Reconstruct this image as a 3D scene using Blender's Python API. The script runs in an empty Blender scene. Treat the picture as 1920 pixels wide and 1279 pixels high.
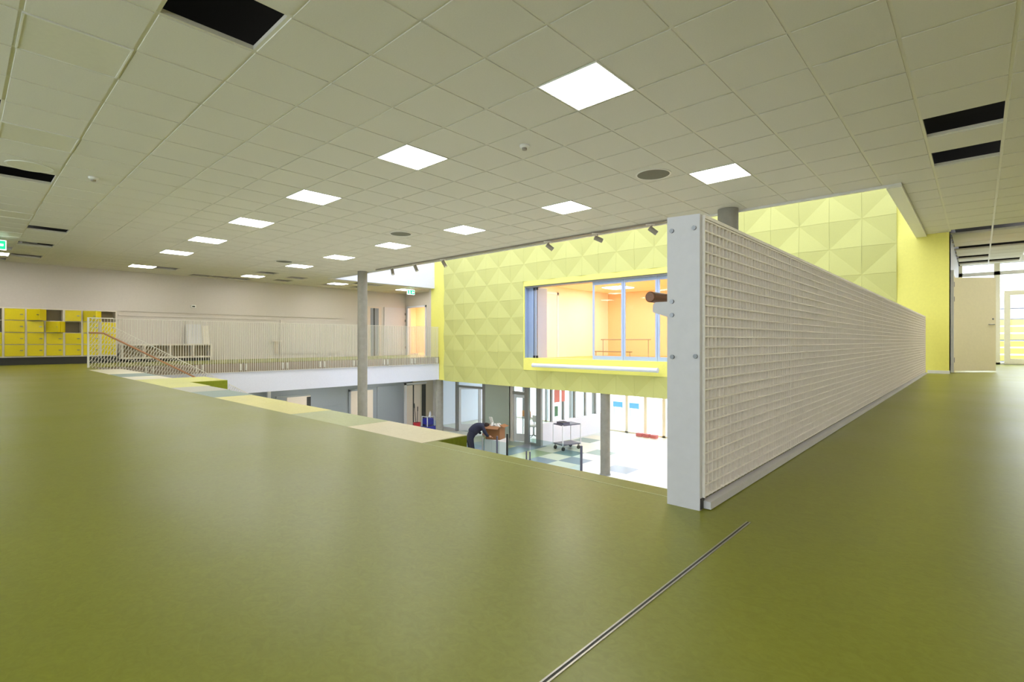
import bpy, bmesh, math, random
from mathutils import Vector, Matrix
random.seed(7)
D = bpy.data
SC = bpy.context.scene
COL = SC.collection

# ------------------------------------------------------------------ camera
CAMZ = .64
YAW = math.atan((1836 - 960) / 955.)
cam = D.cameras.new('camera'); cam.lens = 955 / 1920 * 36; cam.sensor_width = 36
cam.clip_start = .05; cam.clip_end = 300
co = D.objects.new('camera', cam); COL.objects.link(co)
co.location = (0, 0, CAMZ); co.rotation_euler = (math.pi / 2, 0, YAW)
SC.camera = co

# ------------------------------------------------------------------ world, exposure
SKY_STRENGTH = 3.0
LAMP_STRENGTH = 13.0
world = D.worlds.new('world'); SC.world = world; world.use_nodes = True
wn = world.node_tree; wn.nodes.clear()
wo = wn.nodes.new('ShaderNodeOutputWorld'); wb = wn.nodes.new('ShaderNodeBackground')
wt = wn.nodes.new('ShaderNodeTexCoord'); ws = wn.nodes.new('ShaderNodeSeparateXYZ')
wr = wn.nodes.new('ShaderNodeValToRGB')
wr.color_ramp.elements[0].position = .0; wr.color_ramp.elements[0].color = (.84, .86, .98, 1)
wr.color_ramp.elements[1].position = .8; wr.color_ramp.elements[1].color = (.83, .87, 1.0, 1)
wn.links.new(wt.outputs['Generated'], ws.inputs[0]); wn.links.new(ws.outputs['Z'], wr.inputs[0])
wn.links.new(wr.outputs[0], wb.inputs[0]); wb.inputs[1].default_value = SKY_STRENGTH
wn.links.new(wb.outputs[0], wo.inputs[0])
SC.view_settings.view_transform = 'Standard'; SC.view_settings.look = 'None'
SC.view_settings.exposure = 1.04; SC.view_settings.gamma = 1.0
SC.view_settings.use_curve_mapping = False

# ------------------------------------------------------------------ helpers
def lin(r, g, b):
    f = lambda c: (c / 255 / 12.92) if c <= 10 else ((c / 255 + .055) / 1.055) ** 2.4
    return (f(r), f(g), f(b), 1)

MATS = {}
def mat(name, color, rough=.6, metal=0., emit=None, es=0., noise=None, spec=.5, coat=0., bump=0., bscale=60.):
    """noise = (scale, amount, stretch)"""
    m = D.materials.new(name); m.use_nodes = True; nt = m.node_tree
    b = nt.nodes['Principled BSDF']
    b.inputs['Roughness'].default_value = rough; b.inputs['Metallic'].default_value = metal
    b.inputs['Specular IOR Level'].default_value = spec; b.inputs['Coat Weight'].default_value = coat
    b.inputs['Base Color'].default_value = color
    if emit:
        b.inputs['Emission Color'].default_value = emit; b.inputs['Emission Strength'].default_value = es
    sc, am = (noise[0], noise[1]) if noise else (25., .03)
    tc = nt.nodes.new('ShaderNodeTexCoord'); mp = nt.nodes.new('ShaderNodeMapping')
    geo = nt.nodes.new('ShaderNodeNewGeometry')
    nt.links.new(geo.outputs['Position'], mp.inputs[0])
    if noise and len(noise) > 2: mp.inputs['Scale'].default_value = noise[2]
    nz = nt.nodes.new('ShaderNodeTexNoise'); nz.inputs['Scale'].default_value = sc
    nz.inputs['Detail'].default_value = 5; nz.inputs['Roughness'].default_value = .6
    nt.links.new(mp.outputs[0], nz.inputs['Vector'])
    mr = nt.nodes.new('ShaderNodeMapRange')
    mr.inputs['From Min'].default_value = .25; mr.inputs['From Max'].default_value = .75
    mr.inputs['To Min'].default_value = 1 - am; mr.inputs['To Max'].default_value = 1 + am
    nt.links.new(nz.outputs['Fac'], mr.inputs['Value'])
    mx = nt.nodes.new('ShaderNodeVectorMath'); mx.operation = 'SCALE'
    mx.inputs[0].default_value = color[:3]
    nt.links.new(mr.outputs[0], mx.inputs['Scale']); nt.links.new(mx.outputs[0], b.inputs['Base Color'])
    if bump:
        n2 = nt.nodes.new('ShaderNodeTexNoise'); n2.inputs['Scale'].default_value = bscale
        nt.links.new(geo.outputs['Position'], n2.inputs['Vector'])
        bp = nt.nodes.new('ShaderNodeBump'); bp.inputs['Strength'].default_value = bump
        bp.inputs['Distance'].default_value = .01
        nt.links.new(n2.outputs['Fac'], bp.inputs['Height']); nt.links.new(bp.outputs[0], b.inputs['Normal'])
    MATS[name] = m
    return m

def lino(name, c1, c2, rough=.42):
    """marbled linoleum: streaky two-tone flecks running across the room"""
    m = mat(name, c1, rough, spec=.36)
    nt = m.node_tree; b = nt.nodes['Principled BSDF']
    for l in list(b.inputs['Base Color'].links): nt.links.remove(l)
    geo = [n for n in nt.nodes if n.type == 'NEW_GEOMETRY'][0]
    mp = nt.nodes.new('ShaderNodeMapping'); mp.inputs['Scale'].default_value = (30, 38, 20)
    nt.links.new(geo.outputs['Position'], mp.inputs[0])
    n1 = nt.nodes.new('ShaderNodeTexNoise'); n1.inputs['Scale'].default_value = 1; n1.inputs['Detail'].default_value = 6
    n1.inputs['Distortion'].default_value = 1.6; n1.inputs['Roughness'].default_value = .65
    nt.links.new(mp.outputs[0], n1.inputs['Vector'])
    n2 = nt.nodes.new('ShaderNodeTexNoise'); n2.inputs['Scale'].default_value = 1.1; n2.inputs['Detail'].default_value = 3
    nt.links.new(geo.outputs['Position'], n2.inputs['Vector'])
    r1 = nt.nodes.new('ShaderNodeMapRange'); r1.inputs['From Min'].default_value = .35; r1.inputs['From Max'].default_value = .68
    nt.links.new(n1.outputs['Fac'], r1.inputs['Value'])
    mx = nt.nodes.new('ShaderNodeMix'); mx.data_type = 'RGBA'
    mx.inputs['A'].default_value = c1; mx.inputs['B'].default_value = c2
    nt.links.new(r1.outputs[0], mx.inputs['Factor'])
    r2 = nt.nodes.new('ShaderNodeMapRange'); r2.inputs['From Min'].default_value = .3; r2.inputs['From Max'].default_value = .7
    r2.inputs['To Min'].default_value = .93; r2.inputs['To Max'].default_value = 1.07
    nt.links.new(n2.outputs['Fac'], r2.inputs['Value'])
    sc = nt.nodes.new('ShaderNodeVectorMath'); sc.operation = 'SCALE'
    nt.links.new(mx.outputs['Result'], sc.inputs[0]); nt.links.new(r2.outputs[0], sc.inputs['Scale'])
    nt.links.new(sc.outputs[0], b.inputs['Base Color'])
    r3 = nt.nodes.new('ShaderNodeMapRange'); r3.inputs['To Min'].default_value = rough - .06; r3.inputs['To Max'].default_value = rough + .1
    nt.links.new(n2.outputs['Fac'], r3.inputs['Value']); nt.links.new(r3.outputs[0], b.inputs['Roughness'])
    return m

def glass(name, tint=(.93, .98, .97, 1), refl=.9):
    m = D.materials.new(name); m.use_nodes = True; nt = m.node_tree; nt.nodes.clear()
    o = nt.nodes.new('ShaderNodeOutputMaterial'); t = nt.nodes.new('ShaderNodeBsdfTransparent'); t.inputs[0].default_value = tint
    g = nt.nodes.new('ShaderNodeBsdfGlossy'); g.inputs['Roughness'].default_value = .02; g.inputs[0].default_value = (refl, refl, refl, 1)
    f = nt.nodes.new('ShaderNodeFresnel'); f.inputs[0].default_value = 1.45
    mx = nt.nodes.new('ShaderNodeMixShader')
    ge = nt.nodes.new('ShaderNodeNewGeometry'); inv = nt.nodes.new('ShaderNodeMath'); inv.operation = 'SUBTRACT'; inv.inputs[0].default_value = 1
    mu = nt.nodes.new('ShaderNodeMath'); mu.operation = 'MULTIPLY'                 # reflect once, on the side facing the ray
    nt.links.new(ge.outputs['Backfacing'], inv.inputs[1]); nt.links.new(inv.outputs[0], mu.inputs[0]); nt.links.new(f.outputs[0], mu.inputs[1])
    nt.links.new(mu.outputs[0], mx.inputs[0]); nt.links.new(t.outputs[0], mx.inputs[1]); nt.links.new(g.outputs[0], mx.inputs[2])
    nt.links.new(mx.outputs[0], o.inputs[0]); MATS[name] = m
    return m

class MB:
    def __init__(s): s.v = []; s.f = []; s.sm = []
    def poly(s, vs, fs, smooth=False):
        n = len(s.v); s.v += [tuple(v) for v in vs]
        s.f += [tuple(n + i for i in f) for f in fs]; s.sm += [smooth] * len(fs); return s
    def box(s, x0, x1, y0, y1, z0, z1):
        x0, x1 = sorted((x0, x1)); y0, y1 = sorted((y0, y1)); z0, z1 = sorted((z0, z1))
        return s.poly([(x0, y0, z0), (x1, y0, z0), (x1, y1, z0), (x0, y1, z0), (x0, y0, z1), (x1, y0, z1), (x1, y1, z1), (x0, y1, z1)],
                      [(0, 3, 2, 1), (4, 5, 6, 7), (0, 1, 5, 4), (1, 2, 6, 5), (2, 3, 7, 6), (3, 0, 4, 7)])
    def obox(s, c, dx, dy, dz):
        """box from centre and three half axis vectors"""
        c, dx, dy, dz = map(Vector, (c, dx, dy, dz)); vs = []
        for k in (-1, 1):
            for i, j in ((-1, -1), (1, -1), (1, 1), (-1, 1)): vs.append(c + dx * i + dy * j + dz * k)
        return s.poly(vs, [(0, 3, 2, 1), (4, 5, 6, 7), (0, 1, 5, 4), (1, 2, 6, 5), (2, 3, 7, 6), (3, 0, 4, 7)])
    def cyl(s, p0, p1, r, n=16, r1=None, caps=True):
        p0, p1 = Vector(p0), Vector(p1); d = (p1 - p0).normalized(); r1 = r if r1 is None else r1
        a = d.orthogonal().normalized(); b = d.cross(a); vs = []
        for p, rr in ((p0, r), (p1, r1)):
            for i in range(n):
                t = 2 * math.pi * i / n; vs.append(p + a * (math.cos(t) * rr) + b * (math.sin(t) * rr))
        s.poly(vs, [(i, (i + 1) % n, n + (i + 1) % n, n + i) for i in range(n)], True)
        if caps: s.poly(vs, [tuple(range(n - 1, -1, -1)), tuple(range(n, 2 * n))])
        return s
    def prism(s, pts, axis, a0, a1):
        """extrude a polygon of 2-D points along axis 'x','y','z'"""
        def P(p, a): return {'x': (a, p[0], p[1]), 'y': (p[0], a, p[1]), 'z': (p[0], p[1], a)}[axis]
        n = len(pts); vs = [P(p, a0) for p in pts] + [P(p, a1) for p in pts]
        return s.poly(vs, [tuple(range(n)), tuple(range(2 * n - 1, n - 1, -1))] + [(i, n + i, n + (i + 1) % n, (i + 1) % n) for i in range(n)])
    def lathe(s, prof, c, n=20):
        cx, cy = c; vs = []
        for r, z in prof:
            for i in range(n):
                t = 2 * math.pi * i / n; vs.append((cx + r * math.cos(t), cy + r * math.sin(t), z))
        m = len(prof)
        s.poly(vs, [(k * n + i, k * n + (i + 1) % n, (k + 1) * n + (i + 1) % n, (k + 1) * n + i) for k in range(m - 1) for i in range(n)], True)
        s.poly(vs, [tuple(range(n - 1, -1, -1)), tuple(range((m - 1) * n, m * n))]); return s
    def mesh(s, name, m):
        me = D.meshes.new(name); me.from_pydata(s.v, [], s.f)
        if isinstance(m, str): m = MATS[m]
        me.materials.append(m); me.polygons.foreach_set('use_smooth', s.sm)
        bm = bmesh.new(); bm.from_mesh(me); bmesh.ops.remove_doubles(bm, verts=bm.verts, dist=1e-5) if any(s.sm) else None
        bmesh.ops.recalc_face_normals(bm, faces=bm.faces); bm.to_mesh(me); bm.free()
        if any(s.sm):
            try: me.set_sharp_from_angle(angle=math.radians(40))
            except Exception: pass
        return me
    def build(s, name, m, parent=None, world=True, label=None, kind=None, bevel=0):
        o = D.objects.new(name, s.mesh(name, m)); COL.objects.link(o)
        if parent is not None: adopt(o, parent, world)
        if label: o['label'] = label
        if kind: o['kind'] = kind
        if bevel:
            b = o.modifiers.new('bevel', 'BEVEL'); b.width = bevel; b.segments = 2; b.limit_method = 'ANGLE'
        return o

def wmat(o):
    m = Matrix.LocRotScale(o.location, o.rotation_euler, o.scale)
    return wmat(o.parent) @ o.matrix_parent_inverse @ m if o.parent else m
def adopt(o, parent, world=True):
    o.parent = parent
    if world: o.matrix_parent_inverse = wmat(parent).inverted()
def place(me, name, parent, loc, rot=(0, 0, 0), scale=(1, 1, 1), world=True):
    o = D.objects.new(name, me); COL.objects.link(o); o.location = loc; o.rotation_euler = rot; o.scale = scale
    if parent is not None: adopt(o, parent, world)
    return o
def tag(o, label, cat, group=None):
    o['label'] = label; o['category'] = cat
    if group: o['group'] = group
    return o
def thing(name, label, cat, loc=(0, 0, 0), rz=0, group=None):
    o = D.objects.new(name, None); COL.objects.link(o); o.location = loc; o.rotation_euler = (0, 0, rz)
    o.empty_display_size = .1
    return tag(o, label, cat, group)
def copy_tree(o, parent=None):
    c = o.copy(); COL.objects.link(c)
    if parent is not None: c.parent = parent
    for ch in list(o.children): copy_tree(ch, c)
    return c
def struct(mb, name, m, label=None, bevel=0):
    return mb.build(name, m, label=label, kind='structure', bevel=bevel)
def struct_root(name, loc=(0, 0, 0), label=None):
    o = D.objects.new(name, None); COL.objects.link(o); o.location = loc; o['kind'] = 'structure'
    if label: o['label'] = label
    return o

# ------------------------------------------------------------------ materials
lino('green_lino', lin(127, 128, 34), lin(137, 139, 44), .34)
lino('lime_lino', lin(208, 206, 112), lin(222, 220, 135))
lino('yellow_lino', lin(214, 204, 120), lin(226, 216, 140))
lino('olive_lino', lin(170, 175, 120), lin(182, 186, 140))
lino('beige_lino', lin(216, 203, 168), lin(226, 214, 182))
lino('white_lino', lin(222, 214, 190), lin(232, 226, 205))
lino('blue_lino', lin(128, 148, 142), lin(142, 160, 154))
lino('grey_lino', lin(178, 176, 160), lin(190, 188, 172))
lino('teal_lino', lin(88, 118, 124), lin(104, 134, 138), .3)
lino('slate_lino', lin(112, 124, 142), lin(126, 138, 154), .3)
lino('pale_lino', lin(196, 202, 196), lin(208, 214, 206), .3)
lino('cream_lino', lin(206, 204, 182), lin(216, 214, 196), .3)
lino('moss_lino', lin(150, 165, 120), lin(162, 176, 134), .3)
lino('green_face', lin(128, 136, 20), lin(142, 150, 34), .5)
mat('tile_white', lin(216, 212, 200), .85, noise=(90, .035), bump=.15, bscale=300)
mat('bar_white', lin(214, 209, 192), .38, spec=.6)
mat('plenum', lin(40, 38, 34), .9)
mat('wall_white', lin(206, 197, 188), .75)
mat('wall_cool', lin(218, 219, 232), .7)
mat('wall_trim', lin(196, 186, 166), .7)
mat('skirt_brown', lin(158, 142, 124), .6)
mat('paint_yellow', lin(238, 231, 116), .55)
mat('tile_yellow', lin(196, 195, 116), .8, noise=(120, .05), bump=.2, bscale=250)
mat('locker_yellow', lin(230, 208, 10), .42)
mat('locker_white', lin(222, 212, 198), .5)
mat('locker_inside', lin(170, 158, 128), .8)
mat('dark', lin(52, 50, 46), .6)
mat('black', lin(20, 20, 20), .5)
mat('metal', lin(150, 150, 148), .3, metal=1)
mat('bolt_metal', lin(120, 120, 118), .35, metal=.9)
mat('alu', lin(176, 170, 160), .35, metal=.6)
mat('frame_white', lin(222, 226, 236), .4)
mat('frame_ice', lin(176, 194, 222), .4)
mat('frame_blue', lin(160, 178, 205), .4)
mat('frame_grey', lin(140, 142, 142), .45)
mat('panel_white', lin(206, 202, 202), .5)
mat('lattice', lin(248, 240, 230), .65, noise=(60, .04))
mat('rail_bar', lin(224, 220, 208), .45)
mat('wood_dark', lin(132, 84, 48), .45, noise=(14, .25, (30, 1.2, 30)))
mat('wood_rail', lin(178, 128, 92), .5, noise=(14, .15, (30, 2, 30)))
mat('concrete', lin(146, 142, 132), .75, noise=(6, .12), bump=.2, bscale=30)
mat('wall_grey', lin(136, 140, 146), .6)
mat('wall_green_grey', lin(180, 192, 186), .5)
mat('door_cream', lin(212, 196, 180), .5)
mat('door_beige', lin(234, 224, 188), .5)
mat('orange_paint', lin(242, 204, 160), .6)
mat('peach_paint', lin(252, 238, 220), .6)
mat('orange_floor', lin(232, 176, 84), .4)
mat('speaker_grey', lin(112, 112, 98), .7)
mat('spot_body', lin(150, 142, 128), .4)
mat('tin_white', lin(226, 224, 216), .4)
mat('lamp_on', (1, 1, 1, 1), .5, emit=(1, .985, .94, 1), es=LAMP_STRENGTH)
mat('room_fill', (1, 1, 1, 1), .5, emit=(1, .95, .88, 1), es=12)  # glow of panels added to brighten the rooms beyond the atrium
mat('hall_fill', (1, 1, 1, 1), .5, emit=(.92, .96, 1, 1), es=17)  # glow of panels added to brighten the lower hall
mat('lamp_off', lin(216, 212, 196), .5)
mat('sign_green', lin(20, 150, 100), .4, emit=lin(20, 160, 110), es=1.2)
mat('sign_white', (1, 1, 1, 1), .4, emit=(.85, 1, .95, 1), es=2.0)
mat('navy', lin(30, 32, 52), .85)
mat('navy_trousers', lin(24, 26, 44), .85)
mat('skin', lin(196, 148, 120), .55)
mat('hair', lin(50, 36, 26), .7)
mat('cardboard', lin(140, 96, 58), .8)
mat('packing', lin(196, 192, 182), .7)
mat('red', lin(176, 30, 44), .45)
mat('blue', lin(36, 40, 150), .4)
mat('lightblue', lin(150, 190, 235), .4)
mat('shelf_slate', lin(84, 84, 104), .4)
mat('rubber', lin(30, 30, 32), .6)
mat('brick_red', lin(205, 120, 120), .8)
mat('orange_box', lin(220, 150, 96), .6)
mat('lamp_brown', lin(120, 98, 64), .5)
mat('poster_red', lin(206, 120, 110), .6)
mat('leaf', lin(80, 120, 90), .7)
mat('outside_ground', lin(200, 200, 196), .9)
mat('cladding_yellow', lin(236, 220, 130), .6)
mat('cream_frame', lin(240, 236, 212), .5)
mat('cladding_grey', lin(205, 205, 212), .6)
mat('mound', lin(186, 170, 158), .9)
mat('outside_blue', lin(70, 130, 210), .5)
glass('glass'); glass('glass_sky', (.86, .87, .90, 1)); glass('glass_tinted', (.80, .88, .88, 1))

# ------------------------------------------------------------------ dimensions
CZ = 2.77            # ceiling height
XW = -19.2           # left wall
XG = -16.0           # gallery edge
YO = 8.57            # near edge of the ceiling opening
YY = 13.1            # yellow wall face
XR = -.77            # right edge of the opening
LZ = -3.4            # lower floor
XE, YB = 3.6, -4.0   # walls out of view
ZB = -.92            # underside of the upper storey

# ------------------------------------------------------------------ floors
fl = MB()
fl.box(XW, XE, YB, 1.97, -.30, 0)
fl.box(-2.57, XE, 1.97, 2.08, -.30, 0)
fl.box(-.905, XE, 2.08, 13.1, -.90, 0)
fl.box(-.43, XE, 13.1, 19.3, -.90, 0)
fl.box(XW, XG, 1.97, 14.6, -.90, 0)
floor = struct(fl, 'floor', 'green_lino', 'marbled green linoleum floor of the upper storey')
strip = [(-2.575, -3.48, 2.34, 'beige_lino'), (-3.485, -4.43, 2.34, 'olive_lino'), (-4.435, -5.40, 2.35, 'yellow_lino'), (-5.405, -6.38, 2.37, 'yellow_lino'),
         (-6.385, -7.25, 2.40, 'blue_lino'), (-7.255, -8.13, 2.43, 'grey_lino'), (-8.135, -9.09, 2.46, 'lime_lino'), (-9.095, -10.25, 3.0, 'lime_lino'),
         (-10.255, -11.2, 2.52, 'white_lino'), (-11.205, -12.3, 2.54, 'blue_lino'), (-12.305, -13.4, 2.56, 'white_lino'), (-13.405, -14.55, 2.56, 'white_lino')]
for x1, x0, y1, m in strip:
    MB().box(x0, x1, 1.972, y1, -.30, 0).build('floor_tile', m, floor)
for x1, x0, y1, m in strip:
    if y1 > 2.9: MB().box(x0 + .001, x1 + .004, 2.5, y1 + .004, -.42, -.005).build('riser', 'green_face', floor)
MB().box(-2.573, -2.568, 2.08, 2.345, -.42, -.005).build('riser', 'green_face', floor)
MB().box(-14.55, XG, 1.972, 2.2, -.3, 0).build('stair_landing', 'green_lino', floor)
MB().box(-2.56, -.92, 1.968, 1.975, 0, .0012).build('seam_strip', 'olive_lino', floor)
tr = struct_root('seating_tiers', (0, 0, 0), 'stepped seating tiers dropping from the edge of the upper floor')
for i in range(1, 8):
    y0 = 2.30 + .86 * (i - 1) if i > 1 else 1.97
    for j in range(6):
        x1 = -2.57 - 2.0 * j
        m = ['pale_lino', 'white_lino', 'grey_lino', 'pale_lino', 'blue_lino', 'cream_lino'][(i * 2 + j) % 6]
        MB().box(x1 - 1.995, x1, y0, 2.30 + .86 * i + (.25 if (i + j) % 3 == 0 else 0), LZ, -.42 * i).build('tier_block', m, tr)
st = struct_root('staircase', (0, 0, 0), 'stairs going down beside the gallery')
for i in range(19):
    MB().box(-15.98, -14.58, 2.2 + .29 * i, 2.2 + .29 * (i + 1), max(LZ, -.17 * (i + 1) - .3), -.17 * (i + 1)).build('step', 'grey_lino', st)

fa = MB(); fa.box(XG, XG + .03, 2.0, YY - .02, -.905, -.27)
struct(fa, 'trim_1', 'wall_cool', 'white fascia board along the gallery edge')
fa = MB(); fa.box(XG, XG + .012, 2.2, YY - .02, -.27, -.012)
struct(fa, 'trim_2', 'skirt_brown', 'recessed brown band under the gallery floor edge')

# lower floor and its coloured squares
lf = MB(); lf.box(-22, 8, -1, 20, LZ - .3, LZ - .02)
lower = struct(lf, 'floor_lower', 'cream_lino', 'linoleum floor of the lower hall')
GX, GY = .865, .80
dark_cells = {(0, 0): 'slate_lino', (1, 1): 'slate_lino', (3, 1): 'slate_lino', (-1, -1): 'teal_lino', (0, 2): 'teal_lino', (-2, 1): 'teal_lino',
              (1, 3): 'blue_lino', (-1, 0): 'moss_lino', (-2, 0): 'teal_lino', (-3, 1): 'moss_lino', (-2, 2): 'slate_lino', (-4, 0): 'teal_lino',
              (4, -1): 'blue_lino', (2, -1): 'moss_lino', (-4, 2): 'slate_lino', (-3, 0): 'slate_lino', (-1, 2): 'cream_lino', (5, 2): 'pale_lino'}
proto = {}
for i in range(-7, 13):
    for j in range(-3, 9):
        x0 = -11.35 + GX * i; y0 = 12.93 + GY * j
        if x0 > -1.6: continue
        m = dark_cells.get((i, j)) or random.choice(['pale_lino', 'cream_lino', 'cream_lino', 'pale_lino', 'pale_lino'] + (['moss_lino', 'blue_lino'] if i < 0 else []))
        if m not in proto: proto[m] = MB().box(0, GX - .004, 0, GY - .004, -.02, 0).mesh('floor_tile', m)
        place(proto[m], 'floor_tile', lower, (x0, y0, LZ))

# ------------------------------------------------------------------ ceiling
REG = [(XW, XE, YB, YO), (XW, -16.5, YO, 14.6), (XR, XE, YO, YY), (-.43, XE, YY, 19.3)]
anchor = {-1: .785, 0: .185, 1: -.415, 2: -.97, 3: -1.538, 4: -2.136, 5: -2.73, 6: -3.33, 7: -3.93, 8: -4.55, 9: -5.15, 10: -5.75, 11: -6.36, 12: -6.97, 13: -7.57,
          14: -8.16, 15: -8.75, 16: -9.34, 17: -9.94, 18: -10.53, 19: -11.12, 20: -11.70, 21: -12.30, 22: -12.85, 23: -13.40, 24: -13.94, 25: -14.52,
          26: -15.08, 27: -15.63, 28: -16.19, 29: -16.74, 30: -17.30, 31: -17.88, 32: -18.44, 33: -19.0, 34: -19.6}
def gx(i): return anchor[i] if i in anchor else .185 - .6 * i
def gy(j): return 3.28 + .6 * j
def ix(x):
    for i in range(-6, 34):
        if gx(i + 1) <= x < gx(i): return i
def iy(y): return math.floor((y - 3.28) / .6)
lamps_on = [(x, 3.58) for x in (2.38, -2.43, -4.85, -7.27, -9.64, -12.0, -14.23, -17.58)] + [(x, 6.58) for x in (2.38, -2.43, -4.85, -7.27, -9.64, -12.0, -14.23, -17.58)] + \
           [(-17.6, .58), (-17.6, 9.6), (-17.6, 12.4), (2.0, .58), (1.0, 12.5), (1.0, 17.6), (2.4, 9.6), (1.6, 14.8), (1.6, 11.3), (2.2, 17.6)]  # the closing corridor entries are out-of-view panels added to brighten it
lamps_off = [(-4.85, .58), (-7.27, .58), (-12.0, .58), (-2.43, .58), (-14.2, .58)]
holes = [(-3.72, 1.19), (-9.05, .56), (-6.63, .1), (-13.14, 1.18), (-15.11, 1.19), (-16.54, .83), (-17.69, 1.19), (-18.7, .79), (-.11, 6.58), (-.11, 7.79),
         (-17.7, 4.16), (-16.51, 6.51), (-16.9, 7.66), (-18.2, 7.66), (-18.2, 9.46), (-17.1, 9.95), (-18.2, 11.06), (-17.1, 10.76), (-16.7, 12.79), (-16.7, 13.5),
         (-18.7, 5.29), (-18.7, 5.86), (-18.7, 6.39), (-.2, 13.4), (-.2, 15.8), (.4, 15.8), (.45, 13.0), (-.2, 18.4), (.4, 18.4), (-.2, 17.5)]
key = lambda p: (ix(p[0]), iy(p[1] + 1e-6))
ON = {key(p): p for p in lamps_on}; OFF = {key(p): p for p in lamps_off}; HOLE = {key(p) for p in holes} - set(ON) - set(OFF)

ce = MB()
ce.box(XW, XE, YB, YO, CZ + .55, CZ + .7); ce.box(XW, -16.5, YO, 14.6, CZ + .55, CZ + .7); ce.box(-.6, XE, 19.3, 19.4, CZ, CZ + .7); ce.box(XR - .0, -.43, YY + .3, YY + .4, CZ, CZ + .7)
ce.box(XR, XE, YO, YY, CZ + .55, CZ + .7); ce.box(-.43, XE, YY, 19.3, CZ + .55, CZ + .7)
ceiling = struct(ce, 'ceiling', 'plenum', 'suspended ceiling of square white tiles, some missing and showing the dark void')
def project(x, y, z):
    dx, dy, dz = x, y, z - CAMZ
    f = -dx * math.sin(YAW) + dy * math.cos(YAW); a = dx * math.cos(YAW) + dy * math.sin(YAW)
    return (None, None, f) if f <= .05 else (960 + 955 * a / f, 639.5 - 955 * dz / f, f)
cells = []
for i in range(-6, 34):
    for j in range(-13, 28):
        if (i, j) in ON or (i, j) in OFF or (i, j) in HOLE: continue
        cx0, cx1, cy0, cy1 = gx(i + 1), gx(i), gy(j), gy(j + 1)
        for (a, b, c, d) in REG:
            x0, x1, y0, y1 = max(cx0, a), min(cx1, b), max(cy0, c), min(cy1, d)
            if x1 - x0 < .06 or y1 - y0 < .06: continue
            g = .0112
            q = (x0 + (g if x0 > a else .002), x1 - (g if x1 < b else .002), y0 + (g if y0 > c else .002), y1 - (g if y1 < d else .002))
            mx_, my_ = (q[0] + q[1]) / 2, (q[2] + q[3]) / 2
            u, v, f = project(mx_, my_, CZ)
            vis = f > .3 and u is not None and -250 < u < 2170 and v > -300
            cells.append((-(q[1] - q[0]) * (q[3] - q[2]) / max(f, .3) ** 3 if vis else 0, q))
cells.sort(key=lambda c: c[0])
tile_me = MB()
ch = .010                                                   # tegular edge: the tile face hangs just below the grid
tile_me.poly([(-.5, -.5, .006), (.5, -.5, .006), (.5, .5, .006), (-.5, .5, .006), (-.496, -.496, -.003), (.496, -.496, -.003), (.496, .496, -.003), (-.496, .496, -.003),
              (-.5, -.5, .02), (.5, -.5, .02), (.5, .5, .02), (-.5, .5, .02)],
             [(4, 5, 6, 7), (0, 1, 5, 4), (1, 2, 6, 5), (2, 3, 7, 6), (3, 0, 4, 7), (0, 8, 9, 1), (1, 9, 10, 2), (2, 10, 11, 3), (3, 11, 8, 0), (8, 11, 10, 9)])
tile_me = tile_me.mesh('ceiling_tile', 'tile_white')
rest = MB()
for k, (w, q) in enumerate(cells):
    if k < 298 and w < 0:
        place(tile_me, 'ceiling_tile', ceiling, ((q[0] + q[1]) / 2, (q[2] + q[3]) / 2, CZ), scale=(q[1] - q[0], q[3] - q[2], 1), world=False)
    else:
        rest.box(q[0], q[1], q[2], q[3], CZ, CZ + .02)
rest.build('distant_ceiling_tiles', 'tile_white', ceiling, kind='stuff')
B = .012
for i in range(-5, 34):
    x = gx(i)
    for (a, b, c, d) in REG:
        if a + .05 < x < b - .05: MB().box(x - B, x + B, c, d, CZ + .003, CZ + .035).build('ceiling_bar', 'bar_white', ceiling)
crosses = MB()
for j in range(-12, 27):
    y = gy(j)
    for (a, b, c, d) in REG:
        if c + .05 < y < d - .05: MB().box(a, b, y - B, y + B, CZ + .004, CZ + .034).build('ceiling_bar', 'bar_white', ceiling)
# edge trims of the opening
MB().box(XG - .28, XR, YO, YO + .05, CZ - .035, CZ + .56).build('edge_trim', 'tin_white', ceiling)
MB().box(XR - .17, XR, YO + .05, YY, CZ - .045, CZ + .06).build('edge_trim', 'tin_white', ceiling)
# smoke of cables up in the void: a few ducts seen through the holes
for (x0, x1, y0, y1) in ((-19, XG - .4, 1.05, 1.3), (-19, XG - .4, 7.5, 7.75), (-19, XG - .4, 10.9, 11.1)):
    MB().box(x0, x1, y0, y1, CZ + .2, CZ + .34).build('duct', 'metal', ceiling)
# skylight well above the atrium
wl = MB(); wl.box(-16.5, -16.28, YO, YY + .3, CZ + .0, 5.0)
struct(wl, 'wall_well_left', 'wall_cool', 'bright white wall of the skylight well')
wl = MB(); wl.box(-16.5, XR, YO - .2, YO, CZ + .56, 5.0); struct(wl, 'wall_well_near', 'wall_cool')
wl = MB(); wl.box(XR, XR + .2, YO, YY + .3, CZ + .06, 5.0); struct(wl, 'wall_well_right', 'wall_cool')
sk = struct_root('window_7', (-8.5, 10.8, 5.0), 'skylight over the atrium')
for k in range(9): MB().box(-16.3 + 1.94 * k - .03, -16.3 + 1.94 * k + .03, YO, YY, 5.0, 5.12).build('window_frame', 'frame_white', sk)
MB().box(-16.3, XR, 10.8, 10.86, 5.0, 5.1).build('window_frame', 'frame_white', sk)
MB().box(-16.3, XR, YO, YY, 5.04, 5.05).build('pane', 'glass_sky', sk)

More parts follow.
